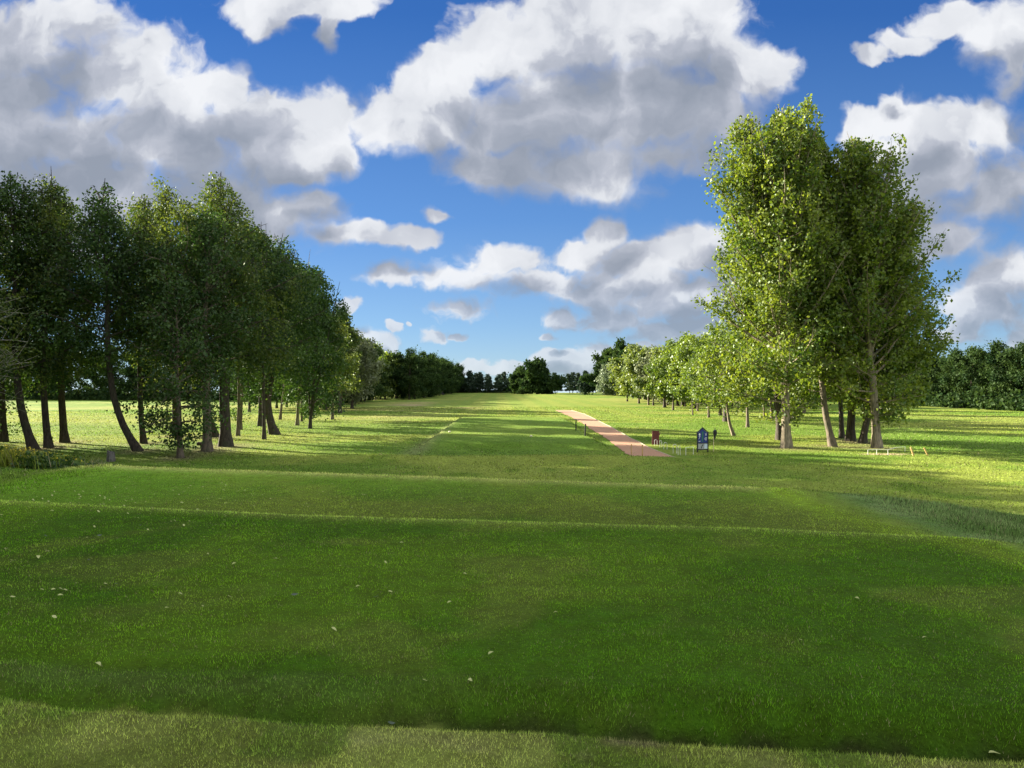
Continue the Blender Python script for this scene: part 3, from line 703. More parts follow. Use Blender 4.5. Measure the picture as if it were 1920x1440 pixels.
# undergrowth of the right woodland edge
def bushrow():
    gg = rs(9); n = 26000; t = gg.rand(n)
    y = 205 - t * 125; x = 85.5 + (178 - y) * .05 + gg.normal(0, 1.1, n); z = np.abs(gg.normal(0, 1.2, n)) * (.6 + fbm(y * .3, y * 0, 2)) + .05
    C = np.stack([x, y, z], -1); V, Fq, ra = leaves(C, .5, gg, np.clip(.4 + .25 * gg.normal(size=n), 0, 1))
    me = npmesh('undergrowth', V, Fq, attrs={'rnd': ra})
    tag(link('undergrowth', me, M['far']), 'dark leafy undergrowth along the foot of the right woodland edge', 'undergrowth', None, 'stuff')
    n = 22000; x = gg.uniform(-180, -52, n); y = 209 - .1 * (x + 80) + gg.normal(0, 1.4, n); z = np.abs(gg.normal(0, 1.3, n)) + .05
    C = np.stack([x, y, z], -1); V, Fq, ra = leaves(C, .55, gg, np.clip(.4 + .25 * gg.normal(size=n), 0, 1))
    me = npmesh('undergrowth', V, Fq, attrs={'rnd': ra})
    tag(link('undergrowth', me, M['far']), 'dark undergrowth along the far side of the left field', 'undergrowth', None, 'stuff')
    n = 9000; x = gg.uniform(-34, 20, n); y = 392 + gg.normal(0, 1.4, n); z = np.abs(gg.normal(0, .45, n)) + .05
    C = np.stack([x, y, z], -1); V, Fq, ra = leaves(C, .5, gg, np.clip(.3 + .25 * gg.normal(size=n), 0, 1))
    me = npmesh('hedge', V, Fq, attrs={'rnd': ra})
    tag(link('hedge', me, M['far']), 'low dark hedge under the conifers at the end of the fairway', 'hedge', None, 'stuff')
bushrow()
# unseen trees added beside the near tee, left of the picture, to shade it
row = []
for y in np.arange(4, 58, 4.6):
    for x0 in (0, -7.5, -15):
        row.append((-.69 * y - 13.4 - 3.4 * (y < 34) - .55 * max(0, 16 - y) + x0 + g.uniform(-.8, .8), y + g.uniform(-1.2, 1.2)))
scatter(P_tall, M['barkdark'], M['grove'], [(-.69 * y - 20 - k * 3, y) for k, y in enumerate(np.arange(44, 72, 4.5))], 'birch_tree', 'very tall unseen tree added for shade beyond the left edge of the picture, back row', 'unseen shade trees, tall back row left of the near tee', 1.5, 1.62)
scatter(P_tall, M['barkdark'], M['grove'], row, 'birch_tree', 'tall unseen tree added for shade beyond the left edge of the picture beside the near tee', 'unseen shade trees left of the near tee', 1.2, 1.38)

# ------------------------------------------------------------------ small things
def box(bm, sx, sy, sz, c=(0, 0, 0), rot=None, bev=0.0):
    r = bmesh.ops.create_cube(bm, size=1.0); vs = r['verts']
    bmesh.ops.scale(bm, vec=(sx, sy, sz), verts=vs)
    if bev:
        es = list({e for v in vs for e in v.link_edges})
        rr = bmesh.ops.bevel(bm, geom=es, offset=bev, segments=2, affect='EDGES'); vs = list({v for f in rr['faces'] for v in f.verts} | {v for v in vs if v.is_valid})
    if rot: bmesh.ops.rotate(bm, cent=(0, 0, 0), matrix=rot, verts=vs)
    bmesh.ops.translate(bm, vec=c, verts=vs); return vs
def cyl(bm, r, h, c=(0, 0, 0), seg=12, r2=None, rot=None):
    vs = bmesh.ops.create_cone(bm, cap_ends=True, segments=seg, radius1=r, radius2=r if r2 is None else r2, depth=h)['verts']
    if rot: bmesh.ops.rotate(bm, cent=(0, 0, 0), matrix=rot, verts=vs)
    bmesh.ops.translate(bm, vec=c, verts=vs); return vs
def bobj(name, f, mat, parent=None, loc=None):
    bm = bmesh.new(); f(bm); me = bpy.data.meshes.new(name); bm.to_mesh(me); bm.free()
    return link(name, me, mat, parent, loc)
def gz(x, y): return float(zg(np.array([x]), np.array([y]))[0])
def poly_prism(bm, pts, y0, y1):
    f = [bm.verts.new((x, y0, z)) for x, z in pts]; b = [bm.verts.new((x, y1, z)) for x, z in pts]
    bm.faces.new(f); bm.faces.new(b[::-1]); n = len(pts)
    for i in range(n): bm.faces.new((f[i], b[i], b[(i + 1) % n], f[(i + 1) % n]))
    bmesh.ops.recalc_face_normals(bm, faces=bm.faces)
def textmesh(s, size, align='CENTER'):
    cu = bpy.data.curves.new('t', 'FONT'); cu.body = s; cu.size = size; cu.extrude = .002; cu.align_x = align
    o = bpy.data.objects.new('t', cu); COL.objects.link(o); dg = bpy.context.evaluated_depsgraph_get()
    me = bpy.data.meshes.new_from_object(o.evaluated_get(dg)); bpy.data.objects.remove(o); return me
BLACK = plain('black_paint', (.012, .013, .018), .45); BLUE = plain('blue_panel', (.012, .035, .20), .35, var=.1)
WHITE = plain('white_plastic', (.80, .80, .76), .5, var=.06); GREENM = plain('hole_green', (.02, .16, .09), .5)
WOOD = plain('orange_timber', (.50, .33, .13), .75); PALEW = plain('pale_post', (.66, .55, .33), .7); REDW = plain('red_brown_board', (.115, .018, .016), .6)
GREYP = plain('grey_print', (.34, .36, .36), .5, var=.45, scale=14); BLUEW = plain('pale_blue_print', (.55, .66, .74), .5, var=.08)

# tee sign
sx_, sy_ = px(1317.5, 845.5); S = empty('tee_sign', (sx_, sy_, gz(sx_, sy_)), R(2))
tag(S, 'dark blue gabled golf hole sign on two black legs with white figure 7', 'sign')
W2 = .345
for s in (-1, 1): bobj('leg', lambda bm: box(bm, .07, .09, 1.42, (s * (W2 + .02), 0, .71), bev=.006), BLACK, S)
bobj('frame', lambda bm: (box(bm, W2 * 2 - .035, .07, .06, (0, 0, .20)), box(bm, W2 * 2 - .035, .07, .055, (0, 0, .64)),
     poly_prism(bm, [(-.42, 1.37), (0, 1.74), (.42, 1.37), (.42, 1.30), (0, 1.655), (-.42, 1.30)], -.046, .046)), BLACK, S)
pn = bobj('panel', lambda bm: poly_prism(bm, [(-W2 + .02, .672), (W2 - .02, .672), (W2 - .02, 1.345), (0, 1.645), (-W2 + .02, 1.345)], -.02, .03), BLUE, S)
lp = bobj('picture_panel', lambda bm: poly_prism(bm, [(-W2 + .02, .235), (.115, .235), (.115, .608), (-W2 + .02, .608)], -.02, .03), GREYP, S)
bobj('notice_panel', lambda bm: poly_prism(bm, [(.12, .262), (W2 - .02, .262), (W2 - .02, .608), (.12, .608)], -.02, .03), BLUEW, S)
def golfer(bm):
    poly_prism(bm, [(-.12, .27), (-.06, .27), (-.04, .38), (.0, .46), (.03, .52), (.0, .55), (-.05, .53), (-.08, .44), (-.13, .36)], -.026, -.021)
bobj('picture', golfer, plain('dark_print', (.03, .06, .05), .6), lp)
def hole(bm): poly_prism(bm, [(-.05, .72), (.02, .74), (.03, .95), (.045, 1.2), (.04, 1.42), (.0, 1.46), (-.045, 1.40), (-.05, 1.2), (-.06, .95)], -.027, -.021)
bobj('hole_map', hole, GREENM, pn)
def emb(bm): cyl(bm, .062, .008, (0, 0, 0), 20, rot=Matrix.Rotation(R(90), 3, 'X')); bmesh.ops.scale(bm, vec=(.9, 1, 1.35), verts=bm.verts); bmesh.ops.translate(bm, vec=(-.215, -.024, 1.235), verts=bm.verts)
bobj('emblem', emb, WHITE, pn)
def putt(s, size, x, z, mat=WHITE):
    me = textmesh(s, size); o = link('lettering', me, mat, pn); o.rotation_euler = (R(90), 0, 0); o.location = (x, -.022, z)
putt('7', .28, -.225, .93)
for w_, z_ in ((.15, .775), (.10, .745)):
    bobj('lettering', lambda bm: box(bm, w_, .006, .018, (-.285 + w_ / 2, -.023, z_)), WHITE, pn)
bobj('lettering', lambda bm: [box(bm, w, .006, h, (x, -.023, z)) for x, z, w, h in ((.22, 1.28, .11, .022), (.23, 1.235, .06, .03), (.225, 1.185, .05, .045), (.225, 1.02, .14, .028), (.205, .945, .18, .022), (.21, .905, .16, .018), (.21, .84, .04, .03), (.27, .84, .03, .02))], WHITE, pn)
tag(pn, 'blue panel with green hole map')

# ball washer post
bx_, by_ = px(1338, 844.5); B = empty('ball_washer', (bx_, by_, gz(bx_, by_))); tag(B, 'black ball washer on a thin pale post beside the blue sign', 'ball washer')
bobj('post', lambda bm: cyl(bm, .024, 1.05, (0, 0, .52), 10), PALEW, B)
bobj('housing', lambda bm: (cyl(bm, .125, .30, (.10, 0, 1.30), 12, .14), cyl(bm, .125, .09, (.10, 0, 1.49), 12, .06), cyl(bm, .045, .34, (.085, -.01, 1.02), 10, .07)), BLACK, B)
bobj('handle', lambda bm: (cyl(bm, .012, .12, (.10, 0, 1.58), 8), cyl(bm, .03, .03, (.10, 0, 1.64), 8)), BLACK, B)

# red brown board
rx, ry = px(1229, 831.5); Bd = empty('board', (rx, ry, gz(rx, ry)), R(8)); Bd.rotation_euler = (R(-4), R(2.5), R(8)); tag(Bd, 'dark red brown timber board standing on the grass by the path', 'board')
bobj('planks', lambda bm: [box(bm, .138, .035, 1.06 + .02 * math.sin(i * 3), (-.216 + .144 * i, 0, .55), bev=.004) for i in range(4)], REDW, Bd)
bobj('batten', lambda bm: (box(bm, .56, .03, .08, (0, .034, .85)), box(bm, .56, .03, .08, (0, .034, .25))), REDW, Bd)
bobj('latch', lambda bm: (box(bm, .05, .05, .16, (.31, 0, .80)), box(bm, .06, .04, .03, (.34, 0, .9))), REDW, Bd)
for s in (-1, 1): bobj('stake', lambda bm: box(bm, .05, .05, .7, (s * .22, .077, .12)), REDW, Bd)

# white hoops
def hoop(w, h, t=.014):
    pts = [(-w / 2, 0, -.1), (-w / 2, 0, h - w / 2)] + [(-w / 2 * math.cos(a), 0, h - w / 2 + w / 2 * math.sin(a)) for a in np.linspace(.3, math.pi - .3, 8)] + [(w / 2, 0, h - w / 2), (w / 2, 0, -.1)]
    V, Fq = tubes([(np.array(pts), np.full(len(pts), t), 1)], {1: 7}); return npmesh('hoop', V, Fq, smooth=True)
hl = ['white hoop standing in front of the red brown board', 'white hoop just right of the red brown board', 'wide white hoop third from the red brown board',
      'white hoop in the middle of the gap between board and sign', 'thin white hoop next to the low white rail left of the sign']
for (xp, yp, w, h, rz), lb in zip([(1229.7, 833.5, .20, .48, 0), (1239, 836, .20, .50, .5), (1247.8, 839.5, .24, .50, .1), (1265.5, 848, .26, .62, .2), (1273.5, 851, .17, .62, .4)], hl):
    x, y = px(xp, yp); o = link('white_hoop', hoop(w, h), WHITE, None, (x, y, gz(x, y))); o.rotation_euler.z = rz; tag(o, lb, 'hoop', 'white hoops by the path')
def railing(name, label, pts_px, posts, h, mat, tp=.02):
    P = [px(*p) for p in pts_px]; x0, y0 = P[0]; e = empty(name, (x0, y0, gz(x0, y0))); tag(e, label, 'rail')
    def f(bm): pass
    pts = np.array([(a - x0, b - y0, gz(a, b) + h - gz(x0, y0)) for a, b in P])
    V, Fq = tubes([(pts, np.full(len(pts), tp * .75), 1)], {1: 6}); link('rail', npmesh('rail', V, Fq, True), mat, e)
    for i in posts:
        a, b = P[i]; bobj('post', lambda bm: cyl(bm, tp, h + .15, (a - x0, b - y0, h / 2 - .07 + gz(a, b) - gz(x0, y0)), 8), mat, e)
railing('low_rail', 'low white rail just left of the blue sign', [(1286, 851), (1293, 850), (1300, 849.5)], [0, 2], .50, WHITE, .017)
railing('low_rail', 'low white post and rail in front of the pale flaring poplar trunk', [(1627.5, 853), (1644, 852), (1665, 852.5), (1680, 848), (1697, 846)], [0, 1, 2, 4], .36, WHITE, .018)

def post_obj(name, label, cat, xp, yp, h, r, mat, tilt=(0, 0), group=None, square=False, cap=None):
    x, y = px(xp, yp); bm = bmesh.new()
    if square: box(bm, r * 2, r * 2, h + .2, (0, 0, h / 2 - .1), bev=.004)
    else: cyl(bm, r, h + .2, (0, 0, h / 2 - .1), 12); cyl(bm, r, .03, (0, 0, h + .014), 12, r * .5)
    me = bpy.data.meshes.new(name); bm.to_mesh(me); bm.free()
    o = link(name, me, mat, None, (x, y, gz(x, y))); o.rotation_euler = (tilt[0], tilt[1], 0); tag(o, label, cat, group); return o
post_obj('black_post', 'black post left of the gravel path, farther and left of the two', 'post', 1080, 814.5, .98, .055, BLACK, group='black posts left of the path')
post_obj('black_post', 'black post left of the gravel path, nearer and right of the two', 'post', 1097, 825.5, .98, .055, BLACK, (0, R(2)), group='black posts left of the path')
post_obj('wooden_stake', 'thin orange wooden stake at the near end of the gravel path, left one', 'stake', 1184, 851, .72, .028, WOOD, group='stakes across the path', square=True)
post_obj('wooden_stake', 'orange wooden stake at the near end of the gravel path, right and taller one', 'stake', 1204.5, 855, .80, .034, WOOD, group='stakes across the path', square=True)
post_obj('leaning_stake', 'orange stake leaning left, right beside the sandy patch', 'stake', 1713, 854, .60, .04, WOOD, (0, R(-18)), 'leaning stakes', True)
post_obj('leaning_stake', 'orange stake leaning left, rightmost in the shade of the poplars', 'stake', 1740, 854, .56, .034, WOOD, (0, R(-27)), 'leaning stakes', True)

# tee markers, stump, logs, buggy
def ball(bm, r): bmesh.ops.create_icosphere(bm, subdivisions=3, radius=r); bmesh.ops.scale(bm, vec=(1, 1, .8), verts=bm.verts); cyl(bm, .02, .2, (0, 0, -r * .8), 8)
for xp, yp, lb in ((843, 810, 'pale round tee marker on the left of the forward tee'), (996, 817, 'pale round tee marker in the middle of the forward tee')):
    x, y = px(xp, yp, .42); o = bobj('tee_marker', lambda bm: ball(bm, .11), plain('cream_plastic', (.75, .70, .45), .5), None, (x, y, gz(x, y) + .09)); tag(o, lb, 'tee marker', 'tee markers')
def stumpf(r, h, seed):
    gg = rs(seed); bm = bmesh.new(); bmesh.ops.create_cone(bm, cap_ends=True, segments=22, radius1=r * 1.15, radius2=r * .85, depth=h)
    bmesh.ops.translate(bm, vec=(0, 0, h / 2 - .05), verts=bm.verts)
    bmesh.ops.subdivide_edges(bm, edges=bm.edges, cuts=3, use_grid_fill=True)
    for v in bm.verts:
        a = math.atan2(v.co.y, v.co.x); k = 1 + .09 * math.sin(a * 5 + seed) + .05 * math.sin(a * 11) + gg.uniform(-.04, .04)
        v.co.x *= k; v.co.y *= k
        if v.co.z > h * .75: v.co.z += .10 * math.sin(a * 2 + 1) * h + gg.uniform(-.03, .03) - .12 * h * (v.co.x / r)
    me = bpy.data.meshes.new('stump'); bm.to_mesh(me); bm.free(); return me
x, y = px(208, 865); tag(link('tree_stump', stumpf(.21, .62, 3), bark_mat('stump_bark', (.05, .05, .05), (.22, .21, .19)), None, (x, y, gz(x, y))), 'grey weathered tree stump on the grass before the left grove', 'stump')
x, y = px(278, 811); tag(link('tree_stump', stumpf(.5, .22, 5), M['barkdark'], None, (x, y, gz(x, y))), 'low dark stump out on the sunlit field behind the leaning trunks', 'stump')
def logm(L, r):
    P = np.array([(-L / 2, 0, r * .8), (-L / 6, .05, r), (L / 6, -.03, r), (L / 2, .04, r * .8)]); V, Fq = tubes([(P, np.array([r, r * 1.1, r, r * .7]), 1)], {1: 9}); return npmesh('log', V, Fq, True)
x, y = px(376, 838); tag(link('log', logm(.55, .13), M['barkdark'], None, (x, y, gz(x, y))), 'short dark log lying left of the forking grey trunk', 'log')
x, y = px(842, 736.5, 0); sc_ = 1
V_ = empty('buggy', (-29.3, 305, gz(-29.3, 305)), R(20)); tag(V_, 'small dark buggy parked at the foot of the far left woodland', 'buggy')
bobj('body', lambda bm: (box(bm, 2.6, 1.2, .45, (0, 0, .55), bev=.08), poly_prism(bm, [(-1.25, .75), (-.55, .75), (-.75, 1.0), (-1.2, 1.0)], -.5, .5)), BLACK, V_)
bobj('seat', lambda bm: (box(bm, .55, 1.1, .18, (.1, 0, .9)), box(bm, .14, 1.1, .5, (.42, 0, 1.15))), BLACK, V_)
bobj('canopy', lambda bm: (box(bm, 1.7, 1.25, .07, (.15, 0, 1.9), bev=.02)), BLACK, V_)
bobj('windscreen', lambda bm: poly_prism(bm, [(-.72, 1.0), (-.68, 1.0), (-.60, 1.87), (-.64, 1.87)], -.5, .5), GREYP, V_)
bobj('canopy_frame', lambda bm: [box(bm, .05, .05, .95, (xx, yy, 1.4)) for xx in (-.55, .9) for yy in (-.55, .55)], BLACK, V_)
for xx in (-.85, .85):
    for yy in (-.6, .6): bobj('wheel', lambda bm: cyl(bm, .27, .2, (xx, yy, .27), 16, rot=Matrix.Rotation(R(90), 3, 'X')), BLACK, V_)

# weeds, bush, dry tuft and the bare pale branches at the left edge
def weeds():
    gg = rs(21); n = 16000
    t = gg.rand(n); x = -15.6 + t * 5.0 + gg.normal(0, .3, n); y = 20.6 + (t - .5) * 2.0 + gg.normal(0, .8, n)
    hh = .32 + .35 * fbm(x * .8, y * .8, 3)
    def cf(x, y): 
        k = sstep(.42, .56, fbm(x * .6 + 3, y * .6, 3)); return np.array([[.10, .18, .02]]) * (1 - k[:, None]) + np.array([[.20, .24, .03]]) * k[:, None]
    blades('weeds', 'tall weeds and yellow flowering plants on the bank left of the tee', x, y, hh, .03, gg, cf, .35, 1.0, .06)
    n = 5000; c0 = np.array([-15.1, 21.2]); t = gg.rand(n)
    C = np.stack([-12.6 + 2.0 * t + gg.normal(0, .15, n), 19.4 + gg.normal(0, .3, n), np.zeros(n)], -1); C[:, 2] = zg(C[:, 0], C[:, 1]) + np.abs(gg.normal(0, .16, n))
    V, Fq, ra = leaves(C, .07, gg, gg.uniform(.1, .9, n)); tag(link('nettles', npmesh('nettles', V, Fq, attrs={'rnd': ra}), M['grove']), 'dark green nettles along the foot of the weeds by the tee', None, None, 'stuff')
    n = 500; x = gg.normal(-13.3, .8, n); y = gg.normal(20.3, .5, n); z = zg(x, y) + gg.uniform(.3, .6, n)
    V, Fq, ra = leaves(np.stack([x, y, z], -1), .035, gg, np.ones(n)); tag(link('yellow_flowers', npmesh('yellow_flowers', V, Fq, attrs={'rnd': ra}), plain('yellow_petals', (.62, .52, .03), .6)), 'small yellow flowers among the weeds left of the tee', None, None, 'stuff')
    n = 900; x = gg.normal(-11.4, .28, n); y = gg.normal(20.6, .25, n)
    blades('dry_grass_tuft', 'pale dry grass tuft at the right end of the weeds', x, y, np.full(n, .55), .02, gg, lambda x, y: np.tile(np.array([[.33, .28, .20]]), (len(x), 1)), .5, 1.0, 0)
    bpy.data.objects['dry_grass_tuft']['category'] = 'grass tuft'; del bpy.data.objects['dry_grass_tuft']['kind']
    bpy.data.objects['weeds']['category'] = 'weeds'
    e = empty('shrub', (-12.9, 17.4, gz(-12.9, 17.4))); tag(e, 'dark leafy shrub at the left edge of the picture beside the tee', 'shrub')
    paths = []; Cs = []
    for k in range(26):
        a = gg.uniform(0, 6.28); L = gg.uniform(.5, 1.0); d = np.array([math.cos(a) * .65, math.sin(a) * .65, .55]); s = np.linspace(0, 1, 5)[:, None]
        Q = d * L * s + gg.normal(0, .03, (5, 3)) * s; paths.append((Q, np.linspace(.015, .004, 5), 1))
        Cs.append(Q[gg.randint(1, 5, 240)] + gg.normal(0, .11, (240, 3)))
    V, Fq = tubes(paths, {1: 4}); link('stems', npmesh('stems', V, Fq, True), M['barkdark'], e)
    C = np.concatenate(Cs); C[:, 2] = np.maximum(C[:, 2], .03); V, Fq, ra = leaves(C, .07, gg, gg.uniform(0, .8, len(C))); link('foliage', npmesh('foliage', V, Fq, attrs={'rnd': ra}), M['grove'], e)
weeds()
def bare_tree():
    gg = rs(31); paths = []; H = 11
    P = np.array([(0, 0, -.2), (.1, 0, 2), (.3, .1, 5), (.2, 0, 8), (.1, 0, H)]); paths.append((P, np.array([.22, .17, .13, .08, .03]), 1))
    tips = []
    for k in range(34):
        z = gg.uniform(3, 10); a = gg.uniform(-.9, .9) if k % 3 else gg.uniform(0, 6.28); L = gg.uniform(2.2, 4.6) * (1 - (z - 3) / 14)
        s = np.linspace(0, 1, 8)[:, None]; d = np.array([math.cos(a), math.sin(a), gg.uniform(.2, .8)])
        Q = np.array([.2, 0, z]) + d * L * s + np.array([0, 0, -.12]) * L * s ** 2 + np.cumsum(gg.normal(0, .06, (8, 3)), 0)
        paths.append((Q, np.linspace(.045, .01, 8), 1))
        for j in range(9):
            i = gg.randint(2, 8); d2 = d * .5 + gg.normal(0, .6, 3); l2 = gg.uniform(.3, 1.2); s2 = np.linspace(0, 1, 5)[:, None]
            Q2 = Q[i] + d2 * l2 * s2 + gg.normal(0, .04, (5, 3)) * s2; paths.append((Q2, np.linspace(.014, .005, 5), 2)); tips.append(Q2)
    V, Fq = tubes(paths, {1: 6, 2: 3}); e = empty('bare_tree', (-25.6, 32.5, gz(-25.6, 32.5))); tag(e, 'half bare tree with pale twisting branches reaching in at the left edge', 'tree')
    link('trunk', npmesh('trunk', V, Fq, True), bark_mat('lichen_bark', (.16, .15, .12), (.40, .38, .31)), e)
    T_ = np.array(tips); n = 4500; C = T_[gg.randint(0, len(T_), n), gg.randint(1, 5, n)] + gg.normal(0, .2, (n, 3))
    V, Fq, ra = leaves(C, .085, gg, gg.uniform(.1, 1, n)); link('crown', npmesh('crown', V, Fq, attrs={'rnd': ra}), M['birch'], e)
bare_tree()

# fallen leaves on the tees
def leafmesh(seed):
    gg = rs(seed); n = 7; V = []; 
    for i in range(n):
        t = i / (n - 1); w = .5 * math.sin(math.pi * t ** .8) * .62
        cz = .10 * math.sin(t * 3 + seed) + .04
        V += [(t - .5, -w, cz + .12 * w), (t - .5, 0, cz), (t - .5, w, cz + .18 * w)]
    V = np.array(V); Fq = []
    for i in range(n - 1):
        for j in range(2): a = i * 3 + j; Fq.append((a, a + 3, a + 4, a + 1))
    return npmesh('fallen_leaf', V, [np.array(Fq)], True)
LM = [leafmesh(k) for k in range(4)]
pale = leaf_mat('fallen_leaf_pale', (.40, .43, .17), (.50, .52, .27), .1, .04, .5); drk = plain('fallen_leaf_dark', (.05, .075, .045), .6)
for a in LM[:3]:
    a.materials.append(pale); at = a.attributes.new('rnd', 'FLOAT', 'POINT')
LM[3].materials.append(drk)
LP = [(66, 981, 1), (47, 989, .7), (177, 988, .8), (163, 1009, .6), (187, 1004, 1.3, 3), (86, 1005, 1, 3), (131, 1009, .7, 3), (277, 994, .8), (263, 985, .7, 3), (383, 1008, .7), (355, 978, .6),
      (321, 978, .6), (421, 976, .6), (412, 1031, 1, 3), (390, 1039, .6), (439, 1058, .9), (71, 1046, 1.4), (22, 1051, .9), (90, 1035, .9), (170, 1048, .8), (166, 1050, .8, 3), (133, 1066, .9), (84, 1025, .6), (10, 1029, .6),
      (100, 1107, .9), (79, 1107, .7), (123, 1107, .8), (113, 1118, 1), (114, 1106, .9), (24, 1120, .9), (15, 1126, .8), (142, 1095, .6), (198, 1095, .6), (218, 1095, .9, 3), (338, 1115, .9), (431, 1120, 1), (379, 1138, .7), (313, 1141, .7),
      (102, 1158, 1.1), (183, 1247, 1.2), (626, 1182, 1.1), (553, 1115, 1.5, 3), (671, 1101, .9), (732, 1111, .9), (705, 1119, 1.0, 3), (568, 1066, 1), (637, 1062, .8), (723, 1055, .8), (753, 1019, 1), (518, 1048, .6), (526, 1137, .9), (843, 1131, .9),
      (872, 1077, .8), (797, 1277, .8), (921, 1227, 1), (882, 1277, .8), (611, 1009, .7), (1042, 1150, .8), (1145, 1073, .8), (1502, 1201, .9), (1735, 1198, .9), (1866, 1352, 1.3), (1540, 1086, .6), (1607, 1123, .8), (1634, 1120, .6), (1874, 1087, .8), (734, 1312, 1.0, 3), (599, 918, .7), (577, 951, .7),
      (588, 963, .7), (593, 958, .8), (526, 960, .7), (534, 940, .7), (653, 939, .6), (631, 933, .5), (664, 933, .5), (697, 933, .5), (826, 910, .5), (936, 990, .7), (828, 973, .5), (1308, 900, .5)]
gg = rs(44)
for k in range(110):
    xx = gg.uniform(0, 480) if k < 95 else gg.uniform(480, 900); yy = gg.uniform(905, 960) + (0 if k % 4 else gg.uniform(0, 40)); 
    if xx < 250 and yy < 935 - xx * .15: continue
    LP.append((xx, yy, gg.uniform(.6, 1.25)))
for i, q in enumerate(LP):
    xp, yp, s = q[:3]; dark = len(q) > 3; z = 2.95
    for _ in range(4): x, y = px(xp, yp, z); z = gz(x, y) + .02
    o = bpy.data.objects.new('fallen_leaf', LM[3] if dark else LM[i % 3]); COL.objects.link(o)
    o.location = (x, y, z + .004); o.scale = (.040 * s, .036 * s, .06 * s); o.rotation_euler = (gg.uniform(-.35, .35), gg.uniform(-.35, .35), gg.uniform(-.9, .9))
    tag(o, 'dark shrivelled fallen leaf lying on the short grass of the near tees' if dark else 'pale fallen leaf lying on the short grass of the near tees', 'fallen leaf', 'dark fallen leaves' if dark else 'pale fallen leaves')

